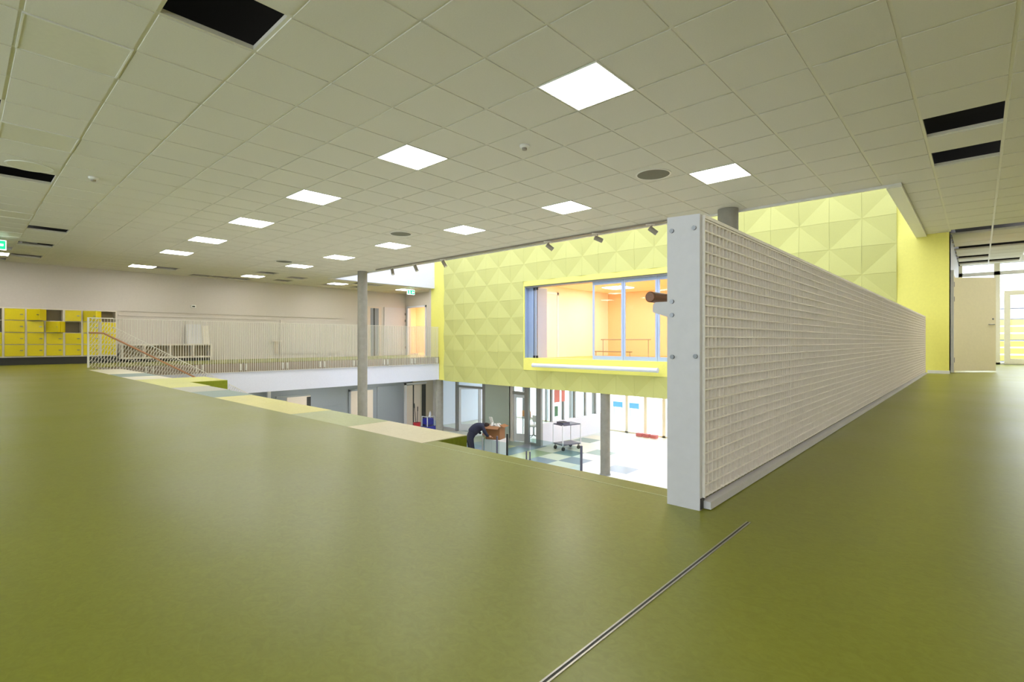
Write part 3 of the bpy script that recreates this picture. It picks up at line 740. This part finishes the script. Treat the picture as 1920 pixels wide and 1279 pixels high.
# exit signs
def exit_sign(loc, rz, w, h, label):
    t = thing('exit_sign', label, 'exit sign', loc, rz, 'green exit signs')
    MB().box(-w / 2, w / 2, -.03, -.02, 0, h).box(-w / 2, w / 2, .02, .03, 0, h).build('face', 'sign_green', t, world=False)
    MB().box(-w / 2 - .012, w / 2 + .012, -.02, .02, -.012, h + .012).build('housing', 'sign_white', t, world=False)
    MB().cyl((0, 0, h), (0, 0, CZ - loc[2]), .01, 8).build('rod', 'tin_white', t, world=False)
    k = h / .16
    for sgn in (-1, 1):
        y0, y1 = (-.034, -.031) if sgn < 0 else (.031, .034)
        ar = MB().prism([(.02 * k, .08 * k), (.07 * k, .13 * k), (.07 * k, .10 * k), (.13 * k, .10 * k), (.13 * k, .06 * k), (.07 * k, .06 * k), (.07 * k, .03 * k)], 'y', y0, y1)
        ar.build('arrow', 'sign_white', t, world=False)
        man = MB()
        man.prism([(-.085 * k + .014 * k * math.cos(a * .785), .135 * k + .014 * k * math.sin(a * .785)) for a in range(8)], 'y', y0, y1)
        man.prism([(-.10 * k, .118 * k), (-.072 * k, .118 * k), (-.062 * k, .07 * k), (-.09 * k, .07 * k)], 'y', y0, y1)
        man.prism([(-.09 * k, .07 * k), (-.075 * k, .07 * k), (-.105 * k, .02 * k), (-.12 * k, .02 * k)], 'y', y0, y1)
        man.prism([(-.075 * k, .07 * k), (-.062 * k, .07 * k), (-.035 * k, .03 * k), (-.05 * k, .02 * k)], 'y', y0, y1)
        man.prism([(-.072 * k, .118 * k), (-.04 * k, .09 * k), (-.045 * k, .08 * k), (-.074 * k, .105 * k)], 'y', y0, y1)
        man.build('pictogram', 'sign_white', t, world=False)
exit_sign((-14.6, .50, 2.50), math.pi / 2, .34, .17, 'green exit sign hanging at the left picture edge')
exit_sign((-16.85, 12.35, 2.52), math.pi / 2, .32, .16, 'small green exit sign hanging over the gallery end')

# ------------------------------------------------------------------ right corridor
w = MB(); w.box(-.47, -.43, YY, 13.75, 0, CZ + .6); w.box(-.63, -.43, YY + .02, 13.75, 0, CZ); w.box(-.63, -.43, 13.75, 14.75, 2.06, CZ + .6); w.box(-.63, -.43, 14.75, 19.3, 0, CZ + .6)
struct(w, 'wall_corridor', 'wall_cool', 'white corridor wall beyond the yellow wall')
d1 = struct_root('door_1', (-.43, 13.8, 0), 'beige door leaf standing open into the corridor')
MB().box(-.47, -.38, 13.68, 13.78, 0, 2.08).build('door_frame', 'tin_white', d1)
MB().box(-.47, -.38, 14.72, 14.82, 0, 2.08).build('door_frame', 'frame_white', d1)
MB().box(-.47, -.38, 13.78, 14.72, 2.0, 2.08).build('door_frame', 'frame_white', d1)
ang = math.atan2(.57, .63)
leaf = MB().box(0, .86, -.02, .02, .03, 1.94).build('door_leaf', 'door_beige', None)
leaf.location = (-.40, 13.83, 0); leaf.rotation_euler = (0, 0, ang); adopt(leaf, d1)
MB().cyl((.80, -.06, .98), (.68, -.06, .98), .009, 10).cyl((.80, -.02, .98), (.80, -.06, .98), .009, 10).build('handle', 'metal', leaf, world=False)
MB().cyl((.80, -.02, 1.09), (.80, -.03, 1.09), .018, 14).build('lock', 'metal', leaf, world=False)
for z in (.2, 1.45, 1.75): MB().box(-.03, .01, -.035, -.018, z, z + .1).build('hinge', 'metal', leaf, world=False)
# end facade of the corridor
fe = struct_root('window_2', (1.0, 19.3, 0), 'glazed end of the corridor with a cream framed door')
for x0, x1, z0, z1 in ((-.43, -.35, 0, CZ), (.30, .42, 0, CZ), (1.45, 1.57, 0, CZ), (2.6, 2.7, 0, CZ), (-.43, XE, 2.45, 2.55), (-.43, .30, 2.02, 2.08), (-.43, XE, 0, .05)):
    MB().box(x0, x1, 19.24, 19.34, z0, z1).build('window_frame', 'cream_frame' if z1 > 2.7 else 'tin_white', fe)
dfr = MB(); dfr.box(.50, .62, 19.22, 19.32, .02, 2.0); dfr.box(1.33, 1.45, 19.22, 19.32, .02, 2.0); dfr.box(.62, 1.33, 19.22, 19.32, 1.88, 2.0); dfr.box(.62, 1.33, 19.22, 19.32, .02, .16)
dfr.build('door_frame', 'cream_frame', fe)
MB().box(-.43, XE, 19.28, 19.29, .03, CZ).build('pane', 'glass', fe)
bl = struct_root('balcony_railing', (0, 21.0, 0))
tag(bl, 'yellow horizontal slat balcony railing outside the corridor end', 'railing'); del bl['kind']
for k in range(6): MB().box(-2, 4, 20.98, 21.0, .05 + .21 * k, .22 + .21 * k).build('slat', 'cladding_yellow', bl)
for x in (-1.9, .1, 2.1, 3.9): MB().box(x, x + .05, 21.0, 21.05, -.2, 1.25).build('post', 'frame_grey', bl)
MB().box(-2, 4, 19.35, 21.05, -.3, -.05).build('balcony_slab', 'concrete', bl)
ob = thing('neighbouring_building', 'pale building with horizontal cladding across the street', 'building', (0, 42, LZ))
for k in range(10): MB().box(-6, 14, 0, .3, .4 + .62 * k, .96 + .62 * k).build('cladding_board', 'cladding_grey', ob, world=False)
MB().box(-6, 14, .3, 6, 0, 6.7).build('wall', 'cladding_grey', ob, world=False)
for k in range(5): MB().box(-4 + 3.6 * k, -2.4 + 3.6 * k, -.04, .02, 2.6, 4.4).build('window', 'glass_tinted', ob, world=False)

# ------------------------------------------------------------------ lower hall
w = MB(); w.box(-19.2, -19.0, -1, 15.2, LZ, -.9); wl_ = struct(w, 'wall_lower_left', 'wall_grey', 'grey wall of the lower hall under the gallery')
# raised grey panels and doorways on it
for (y0, y1, z1, m) in ((10.9, 11.95, -1.42, 'door_cream'),):
    d = struct_root('door_7', (-19, y0, LZ), 'cream door in the grey lower wall')
    MB().box(-19.0, -18.97, y0, y1, LZ, z1).build('door_leaf', m, d)
    MB().box(-19.0, -18.94, y0 - .08, y0, LZ, z1 + .06).build('door_frame', 'wall_grey', d); MB().box(-19.0, -18.94, y0 - .08, y1 + .08, z1, z1 + .08).build('door_frame', 'wall_grey', d)
w = MB(); w.box(-19.0, -18.96, 12.15, 13.25, LZ + .1, -1.32); struct(w, 'trim_5', 'wall_grey', 'raised grey wall panel beside the column', bevel=.01)
w = MB(); w.box(-19.0, -18.96, 9.5, 10.5, LZ + .1, -1.95); struct(w, 'trim_6', 'wall_grey', bevel=.01)
w = MB(); w.box(-19.0, -18.95, 14.0, 15.2, LZ, -.92); struct(w, 'trim_7', 'wall_trim')
d = struct_root('door_8', (-19, 14.1, LZ), 'double doorway with dark gaps in the lower left wall')
MB().box(-19.0, -18.9, 13.55, 13.63, LZ, -1.25).build('door_frame', 'panel_white', d); MB().box(-19.0, -18.9, 13.55, 14.75, -1.33, -1.25).build('door_frame', 'panel_white', d)
for (y0, y1, m) in ((13.63, 13.98, 'door_cream'), (14.04, 14.42, 'door_cream'), (14.5, 14.72, 'dark')): MB().box(-18.96, -18.93, y0, y1, LZ, -1.36).build('door_leaf', m, d)
MB().box(-18.95, -18.92, 13.98, 14.04, LZ, -1.36).build('seal', 'dark', d)
d = struct_root('door_9', (-19, 8.9, LZ), 'pale doorway low on the left under the gallery')
MB().box(-19.0, -18.95, 8.3, 9.2, LZ, -1.46).build('door_leaf', 'door_cream', d); MB().box(-19.0, -18.93, 9.05, 9.2, LZ, -1.5).build('seal', 'dark', d)
MB().box(-19.0, -18.93, 7.9, 9.2, -1.46, -1.40).build('door_frame', 'frame_grey', d)
w = MB(); w.box(-18.9, -18.8, 7.55, 7.65, LZ, -.92); struct(w, 'trim_8', 'panel_white')
w = MB(); w.box(-19.2, -19.0, 15.25, 20, LZ, ZB); struct(w, 'wall_shop_left', 'wall_cool')
w = MB(); w.box(-22, XE + .2, -1.2, -1.0, LZ, -.3); struct(w, 'wall_lower_near', 'wall_grey')
w = MB(); w.box(XE, XE + .2, -1.2, 20, LZ, -.9); struct(w, 'wall_lower_right', 'wall_cool')
# shop partition (y = 15.15) and what is behind
YP = 15.15
vb = struct_root('window_3', (-16.8, YP, LZ), 'glazed vestibule with open white door on the lower floor')
for x0, x1, z0, z1 in ((-19.0, -18.35, LZ, ZB), (-17.36, -17.22, LZ, ZB), (-15.62, -15.42, LZ, ZB), (-17.22, -15.62, -1.42, -1.33), (-18.35, -17.36, LZ, LZ + .1)):
    MB().box(x0, x1, YP, YP + .1, z0, z1).build('window_frame', 'frame_grey' if z0 > LZ or x1 - x0 < .3 else 'panel_white', vb)
MB().box(-18.35, -17.36, YP + .04, YP + .05, LZ, ZB).build('pane', 'glass', vb)
MB().box(-17.22, -15.62, YP + .04, YP + .05, -1.33, ZB).build('pane', 'glass', vb)
def glazed_door(parent, hinge, ang, wd, z1):
    l = MB(); l.box(0, .1, -.02, .02, 0, z1); l.box(wd - .12, wd, -.02, .02, 0, z1); l.box(.1, wd - .12, -.02, .02, 0, .3); l.box(.1, wd - .12, -.02, .02, z1 - .12, z1)
    l = l.build('door_leaf', 'frame_white', None); l.location = hinge; l.rotation_euler = (0, 0, ang); adopt(l, parent)
    MB().box(.1, wd - .12, -.004, .004, .3, z1 - .12).build('pane', 'glass', l, world=False)
    MB().box(wd - .135, wd - .12, -.025, .025, .3, z1 - .12).build('seal', 'dark', l, world=False)
    return l
glazed_door(vb, (-17.2, YP + .08, LZ + .02), math.radians(42), 1.0, 1.98)
glazed_door(vb, (-15.6, YP + .06, LZ + .02), math.radians(62), 1.0, 1.98)
w = MB(); w.box(-15.42, -13.98, YP - .02, YP + .18, LZ, ZB); sw = struct(w, 'wall_shop', 'wall_green_grey', 'grey-green partition wall on the lower floor')
w = MB(); w.box(-15.42, -13.98, YP - .035, YP - .02, LZ, LZ + .1); struct(w, 'baseboard_shop', 'panel_white')
vt = thing('wall_vent', 'dark rectangular vent grille low on the grey-green partition', 'vent', (-14.5, YP - .03, -3.2))
MB().box(-.24, .22, -.01, .01, -.065, .075).build('grille', 'black', vt, world=False)
for k in range(4): MB().box(-.235, .215, -.018, -.008, -.055 + .033 * k, -.045 + .033 * k).build('slat', 'dark', vt, world=False)
w4 = struct_root('window_4', (-13.2, YP, LZ), 'glazed shop front with a door on the lower floor')
for x0, x1, z0, z1, m in ((-14.03, -13.85, LZ, ZB, 'panel_white'), (-13.22, -13.02, LZ, ZB, 'frame_grey'), (-12.62, -12.38, LZ, ZB, 'frame_grey'), (-13.85, -13.22, -1.5, -1.38, 'frame_grey'), (-13.02, -12.6, LZ, LZ + .08, 'frame_grey')):
    MB().box(x0, x1, YP - .02, YP + .1, z0, z1).build('window_frame', m, w4)
MB().box(-13.02, -12.62, YP + .03, YP + .04, LZ, ZB).build('pane', 'glass', w4)
MB().box(-13.85, -13.22, YP + .03, YP + .04, -1.38, ZB).build('pane', 'glass', w4)
glazed_door(w4, (-13.83, YP + .06, LZ + .02), math.radians(20), .66, 1.86)
# side of the shop: low wall, mullions
w = MB(); w.box(-12.5, -12.38, YP + .1, 20, LZ, -2.55); struct(w, 'wall_shop_side', 'wall_cool', 'low white wall behind the trolley')
w5 = struct_root('window_5', (-12.44, 17.5, -2.55), 'row of tall windows above the low white wall')
for k in range(6):
    y = 15.85 + .78 * k; MB().box(-12.48, -12.40, y - .05, y + .05, -2.55, ZB).build('window_frame', 'frame_grey', w5)
MB().box(-12.445, -12.435, YP + .1, 20, -2.55, ZB).build('pane', 'glass', w5)
# facade of the lower hall
w6 = struct_root('window_6', (-6, 20, LZ), 'tall glazed facade of the lower hall')
for x in [-19, -17.5, -16, -14.5, -13.2, -12.4, -11.45, -10.55, -9.7, -8.6, -7.4, -6.2, -5.0, -3.8, -2.6, -1.4, -.2, 1.0, 2.2, 3.4]:
    MB().box(x - .07, x + .07, 19.95, 20.07, LZ, ZB).build('window_frame', 'cream_frame' if x > -12.6 else 'frame_grey', w6)
MB().box(-19, XE, 19.95, 20.07, LZ, LZ + .06).build('window_frame', 'cream_frame', w6)
MB().box(-19, XE, 20.0, 20.01, LZ, ZB).build('pane', 'glass', w6)
# ceiling slabs of the lower hall (undersides)
c_ = MB(); c_.box(-19.2, -16.5, 14.6, 20, ZB, -.3); c_.box(-12.5 - 4.0, -16.5, 14.6, 20, ZB, -.3); struct(c_, 'ceiling_lower', 'wall_cool')
for n, (x, y) in enumerate(((-17.5, 6.0), (-17.5, 9.0), (-17.5, 12.0), (-14.5, 16.8), (-10.5, 16.8), (-6.5, 16.8), (-14.5, 18.6), (-10.5, 14.6), (-6.5, 14.6))):  # panels added to lift a hall that is bright from its windows
    wh = ['under the gallery near the tiers', 'under the middle of the gallery', 'under the far end of the gallery', 'inside the shop above the desk', 'above the trolley, second row',
          'over the right part', 'deepest inside the shop', 'just behind the yellow wall, left one', 'just behind the yellow wall, right one'][n]
    t = thing('ceiling_light', 'added flat fill panel on the lower hall ceiling, ' + wh, 'ceiling light', (x, y, -.93), 0, 'added fill panels of the lower hall')
    MB().box(-.3, .3, -.3, .3, -.01, 0).build('diffuser', 'hall_fill', t, world=False)

# outside ground and things seen through the glass
gd_ = MB(); gd_.box(-60, 40, 20.1, 90, LZ - .4, LZ - .1); struct(gd_, 'ground', 'outside_ground', 'pale ground outside')
md = MB(); n = 18; vs = [(-11.5, 27, -.6 + LZ + 1.9)]
for k in range(n):
    a = 6.2832 * k / n; vs.append((-11.5 + 1.9 * math.cos(a) * (1 + .1 * math.sin(5 * a)), 27 + 1.9 * math.sin(a), LZ - .2))
for k in range(n):
    a = 6.2832 * k / n; vs.append((-11.5 + 1.0 * math.cos(a), 27 + 1.0 * math.sin(a) * (1 + .15 * math.cos(3 * a)), LZ + .75 + .12 * math.sin(3 * a)))
fs = [(1 + k, 1 + (k + 1) % n, 1 + n + (k + 1) % n, 1 + n + k) for k in range(n)] + [(0, 1 + n + k, 1 + n + (k + 1) % n) for k in range(n)]
tag(md.poly(vs, fs).build('earth_mound', 'mound'), 'pinkish brown heap of earth outside the lower windows', 'mound')
for n, (x, z) in enumerate(((-14.9, -2.9), (-13.9, -2.95))):
    t = thing('site_sign', ('left' if n == 0 else 'right') + ' blue sign board outside behind the glass', 'sign', (x, 25, LZ - .1), 0, 'blue boards outside')
    MB().box(-.3, .3, -.02, .02, .45, .75).build('board', 'outside_blue', t, world=False)
    for q in (-.25, .25): MB().cyl((q, .03, 0), (q, .03, .75), .02, 8).build('leg', 'metal', t, world=False)

# ------------------------------------------------------------------ things in the lower hall
# flat trolley
A, Bc = Vector((-11.72, 15.12, 0)), Vector((-11.17, 14.97, 0)); e1 = (Bc - A).normalized(); e2 = Vector((-e1.y, e1.x, 0))
tr_ = thing('trolley', 'two-shelf trolley with thin white legs on black castors', 'trolley', (-11.38, 15.45, LZ), math.atan2(e1.y, e1.x))
hw, hl = .29, .42
for z, nm in ((.20, 'shelf'), (.92, 'shelf')): MB().box(-hw, hw, -hl, hl, z, z + .035).build(nm, 'shelf_slate', tr_, world=False)
for sx in (-1, 1):
    for sy in (-1, 1):
        MB().box(sx * hw - .015, sx * hw + .015, sy * hl - .015, sy * hl + .015, .18, .95).build('leg', 'frame_white', tr_, world=False)
        cs = MB().cyl((sx * (hw - .05) - .018, sy * (hl - .06), .07), (sx * (hw - .05) + .018, sy * (hl - .06), .07), .07, 18).build('castor', 'rubber', tr_, world=False)
        MB().box(sx * (hw - .05) - .03, sx * (hw - .05) + .03, sy * (hl - .06) - .02, sy * (hl - .06) + .02, .13, .2).build('fork', 'metal', cs, world=False)
tb = thing('tray', 'dark tray lying on the top shelf of the trolley', 'tray', (-11.38, 15.22, LZ + .957), math.atan2(e1.y, e1.x))
t_b = MB(); t_b.box(-.2, .2, -.15, .15, 0, .01); t_b.box(-.2, .2, -.15, -.14, .01, .08); t_b.box(-.2, .2, .14, .15, .01, .08); t_b.box(-.2, -.19, -.14, .14, .01, .08); t_b.box(.19, .2, -.14, .14, .01, .08)
t_b.build('shell', 'shelf_slate', tb, world=False); MB().box(-.188, .188, -.138, .138, .0105, .06).build('contents', 'black', tb, world=False)

# glass guard with posts near the foot of the tiers
gg = thing('glass_guard', 'low glass guard with slim posts at the foot of the seating tiers', 'guard', (-9.8, 11.4, LZ))
for x, h, m, r_ in ((-11.73, .95, 'frame_grey', .03), (-11.09, 1.07, 'shelf_slate', .028), (-10.656, 1.19, 'black', .03), (-9.878, .78, 'shelf_slate', .022), (-9.74, .78, 'shelf_slate', .022), (-7.917, 1.21, 'shelf_slate', .035)):
    MB().cyl((x, 11.4, LZ), (x, 11.4, LZ + h), r_, 12).build('post', m, gg)
MB().box(-9.7, -7.95, 11.395, 11.405, LZ + .08, LZ + 1.18).build('glass_sheet', 'glass_tinted', gg)
MB().box(-11.7, -10.7, 11.395, 11.405, LZ + .08, LZ + .92).build('glass_sheet', 'glass_tinted', gg)
t = thing('tool_case', 'red case on the lower floor beside the black post', 'case', (-10.85, 11.1, LZ))
MB().box(-.25, .2, -.12, .12, 0, .42).build('body', 'red', t, world=False, bevel=.02); MB().cyl((-.1, 0, .45), (.06, 0, .45), .012, 8).box(-.1, -.08, -.01, .01, .42, .45).box(.04, .06, -.01, .01, .42, .45).build('handle', 'black', t, world=False)
t = thing('white_bundle', 'small white bundle left of the red case', 'bundle', (-11.25, 11.1, LZ))
MB().lathe([(.10, 0), (.13, .2), (.12, .40), (.06, .5)], (0, 0), 12).build('cloth', 'packing', t, world=False)

# carton on a low cabinet
t = thing('low_cabinet', 'pale grey cabinet carrying the brown carton', 'cabinet', (-11.85, 12.1, LZ), .3)
MB().box(-.28, .28, -.25, .25, .05, .80).build('body', 'panel_white', t, world=False, bevel=.01); MB().box(-.25, .25, -.24, .24, 0, .05).build('plinth', 'dark', t, world=False)
MB().box(-.26, -.005, -.262, -.25, .08, .78).build('door', 'panel_white', t, world=False); MB().box(.005, .26, -.262, -.25, .08, .78).build('door', 'panel_white', t, world=False)
t = thing('cardboard_box', 'open brown cardboard box heaped with packing', 'box', (-11.85, 12.1, LZ + .80), .3)
cb = MB(); cb.box(-.26, .26, -.2, .2, 0, .01)
for a, b, c, d in ((-.26, .26, -.2, -.19), (-.26, .26, .19, .2), (-.26, -.25, -.19, .19), (.25, .26, -.19, .19)): cb.box(a, b, c, d, .01, .42)
cb.build('carton', 'cardboard', t, world=False)
MB().obox((-.33, 0, .44), (.08, 0, .02), (0, .19, 0), (0, 0, .004)).obox((.33, 0, .45), (.08, 0, -.03), (0, .19, 0), (0, 0, .004)).obox((0, -.26, .40), (.25, 0, 0), (0, .07, .04), (0, .003, -.004)).build('flap', 'cardboard', t, world=False)
pk = MB(); rr = random.Random(3)
for k in range(9):
    c = Vector((rr.uniform(-.18, .18), rr.uniform(-.12, .12), .36 + rr.uniform(0, .10))); v = Vector((rr.uniform(-1, 1), rr.uniform(-1, 1), rr.uniform(-.3, .8))).normalized()
    pk.cyl(c - v * .08, c + v * .1, .05, 8, .03)
pk.build('packing', 'packing', t, world=False, kind='stuff')
pp = MB().obox((-.10, -.05, .55), (.05, 0, .0), (0, .012, 0), (-.06, 0, .16)).build('roll', 'packing', t, world=False)

# cleaning things
t = thing('mop_bucket', 'red bucket with two dark mop handles by the lower left doorway', 'bucket', (-17.9, 13.44, LZ))
MB().lathe([(.12, 0), (.16, .50), (.17, .50), (.165, .52), (.15, .52), (.11, .02)], (0, 0), 20).build('pail', 'red', t, world=False)
for dx, dy, hh in ((.02, -.16, 1.34), (.0, .04, 1.18)): MB().cyl((0, 0, .05), (dx, dy, hh), .013, 8).cyl((dx * .85, dy * .85, hh * .86), (dx, dy, hh + .02), .02, 8).build('mop_handle', 'dark', t, world=False)
t = thing('cleaning_trolley', 'blue cleaning trolley with white frame and bottles', 'cleaning trolley', (-17.9, 14.12, LZ))
MB().box(-.2, .2, -.38, .42, .10, .30).build('tub', 'blue', t, world=False, bevel=.02)
MB().box(-.18, .18, -.25, .10, .36, .66).build('waste_bag', 'blue', t, world=False, bevel=.04)
fr_ = MB()
for y in (-.28, .12): fr_.box(-.2, -.17, y, y + .03, .3, .74); fr_.box(.17, .2, y, y + .03, .3, .74)
fr_.box(-.2, .2, -.28, -.25, .71, .74); fr_.box(.17, .2, -.28, .15, .71, .74); fr_.build('frame', 'frame_white', t, world=False)
for y, m, hh in ((.2, 'lightblue', .56), (.3, 'lightblue', .5), (.38, 'wall_cool', .44), (.0, 'wall_cool', .95)):
    z0 = .3 if y > .1 else .66
    MB().lathe([(.04, z0), (.045, hh - .08), (.015, hh - .04), (.015, hh)], (.05, y), 12).build('bottle', m, t, world=False)
MB().cyl((.1, .3, .45), (.05, .42, .85), .03, 8).build('brush', 'dark', t, world=False)
for y in (-.3, .34):
    for x in (-.15, .15): MB().cyl((x - .015, y, .05), (x + .015, y, .05), .05, 12).build('castor', 'rubber', t, world=False)

# shop interior bits
t = thing('pendant_lamp', 'brown funnel-shaped pendant lamp in the shop', 'lamp', (-14.3, 16.6, ZB))
MB().lathe([(.20, -.42), (.05, -.40), (.07, -.2), (.2, -.08), (.19, -.06)], (0, 0), 20).build('shade', 'lamp_brown', t, world=False); MB().cyl((0, 0, -.1), (0, 0, 0), .01, 8).build('cord', 'black', t, world=False)
t = thing('side_desk', 'orange-fronted desk behind the shop glass', 'desk', (-14.3, 16.9, LZ))
MB().box(-.4, .3, -.25, .25, .72, .76).build('desktop', 'panel_white', t, world=False); MB().box(-.38, .1, -.24, -.22, .76, 1.02).build('front_panel', 'orange_box', t, world=False)
for x in (-.38, .26):
    for y in (-.22, .2): MB().box(x, x + .03, y, y + .03, 0, .72).build('leg', 'metal', t, world=False)
t = thing('swivel_chair', 'small swivel chair behind the shop glass', 'chair', (-13.75, 16.3, LZ))
MB().lathe([(.19, .46), (.21, .49), (.20, .53)], (0, 0), 18).build('seat', 'panel_white', t, world=False); MB().cyl((0, 0, .1), (0, 0, .46), .02, 10).build('stem', 'metal', t, world=False)
MB().box(-.18, .18, .17, .2, .62, .9).box(-.02, .02, .19, .21, .48, .66).build('backrest', 'panel_white', t, world=False)
for k in range(5):
    a = 6.2832 * k / 5; MB().cyl((0, 0, .11), (.24 * math.cos(a), .24 * math.sin(a), .05), .014, 8).build('foot', 'dark', t, world=False)
for n, (y, z, m, w_, h_) in enumerate(((16.15, -1.55, 'poster_red', .35, .5), (16.55, -1.45, 'poster_red', .22, .7), (16.1, -2.15, 'leaf', .2, .4))):
    o = MB().box(-12.39, -12.375, y - w_ / 2, y + w_ / 2, z - h_ / 2, z + h_ / 2)
    tag(o.build('poster', m), ['wide reddish picture on the shop glass', 'narrow reddish picture next to the window post', 'green picture low on the shop glass'][n], 'poster', 'pictures on the shop glass')
for n in range(3):
    t = thing('brick_pack', ['left', 'middle', 'right'][n] + ' of three red packs on the floor by the facade', 'pack', (-10.62 + .33 * n, 19.6, LZ), 0, 'red packs by the facade')
    for q in range(2): MB().box(-.13, .13, -.1, .1, .07 * q, .065 + .07 * q).build('brick', 'brick_red', t, world=False)

# ------------------------------------------------------------------ person bending over the carton
def skin_body(name, chains, m, parent, levels=2):
    """chains: list of [(x,y,z,r),...]; first vertex of first chain is the root; a chain whose first point equals an existing one joins it"""
    vs, es, rs = [], [], []
    def vid(p):
        for k, q in enumerate(vs):
            if (Vector(q) - Vector(p[:3])).length < 1e-4: return k
        vs.append(p[:3]); rs.append(p[3]); return len(vs) - 1
    for c in chains:
        ids = [vid(p) for p in c]
        es.extend(zip(ids[:-1], ids[1:]))
    me = D.meshes.new(name); me.from_pydata(vs, es, []); me.materials.append(MATS[m])
    o = D.objects.new(name, me); COL.objects.link(o)
    s = o.modifiers.new('skin', 'SKIN'); s.use_smooth_shade = True
    for k, r in enumerate(rs):
        me.skin_vertices[0].data[k].radius = (r, r) if not isinstance(r, tuple) else r
    me.skin_vertices[0].data[0].use_root = True
    u = o.modifiers.new('sub', 'SUBSURF'); u.levels = levels; u.render_levels = levels
    adopt(o, parent, False); return o
pe = thing('person', 'person in dark navy jacket and trousers bending over the brown carton', 'person', (-12.30, 11.36, LZ), math.radians(-28))
pel = (0, 0, .92, .155)
body = skin_body('body', [[pel, (0, .10, 1.07, .15), (0, .24, 1.18, .16), (0, .38, 1.23, .15), (0, .50, 1.25, .07)],
                          [pel, (-.13, .0, .86, .10), (-.20, .06, .48, .072), (-.20, -.02, .10, .05), (-.20, .12, .045, .042)],
                          [pel, (.13, .0, .86, .10), (.21, .05, .48, .072), (.22, -.03, .10, .05), (.22, .11, .045, .042)]], 'navy_trousers', pe)
jk = skin_body('jacket', [[(0, .03, .98, .175), (0, .13, 1.10, .18), (0, .26, 1.20, .185), (0, .38, 1.25, .15), (0, .46, 1.26, .08)],
                          [(0, .38, 1.25, .15), (-.20, .38, 1.22, .075), (-.36, .34, 1.02, .058), (-.22, .46, .94, .045)],
                          [(0, .38, 1.25, .15), (.20, .38, 1.22, .075), (.30, .46, 1.02, .058), (.26, .56, .92, .045)]], 'navy', pe)
hd = skin_body('head', [[(0, .50, 1.25, .055), (0, .57, 1.24, .085), (0, .66, 1.20, .09), (0, .71, 1.15, .06)]], 'skin', pe)
MB().lathe([(.03, .0), (.085, -.02), (.10, -.08), (.09, -.13)], (0, 0), 14).build('hair', 'hair', hd, world=False).matrix_basis = Matrix.Translation((0, .60, 1.33)) @ Matrix.Rotation(-.25, 4, 'X')
for sx, hx, hy in ((-1, -.21, .48), (1, .255, .58)):
    hnd = skin_body('hand', [[(hx, hy, .935, .034), (hx + .005, hy + .05, .91, .036), (hx + .005, hy + .08, .90, .03)]], 'skin', pe, 1)
    for f_, (ox, ln) in enumerate(((-.028, .065), (-.009, .078), (.010, .073), (.028, .055))):
        skin_body('finger', [[(hx + ox, hy + .075, .90, .010), (hx + ox, hy + .085 + ln * .5, .885, .009), (hx + ox, hy + .08 + ln * .8, .855, .008)]], 'skin', hnd, 1)
    skin_body('finger', [[(hx - sx * .03, hy + .03, .91, .011), (hx - sx * .055, hy + .06, .90, .010), (hx - sx * .05, hy + .09, .885, .009)]], 'skin', hnd, 1)
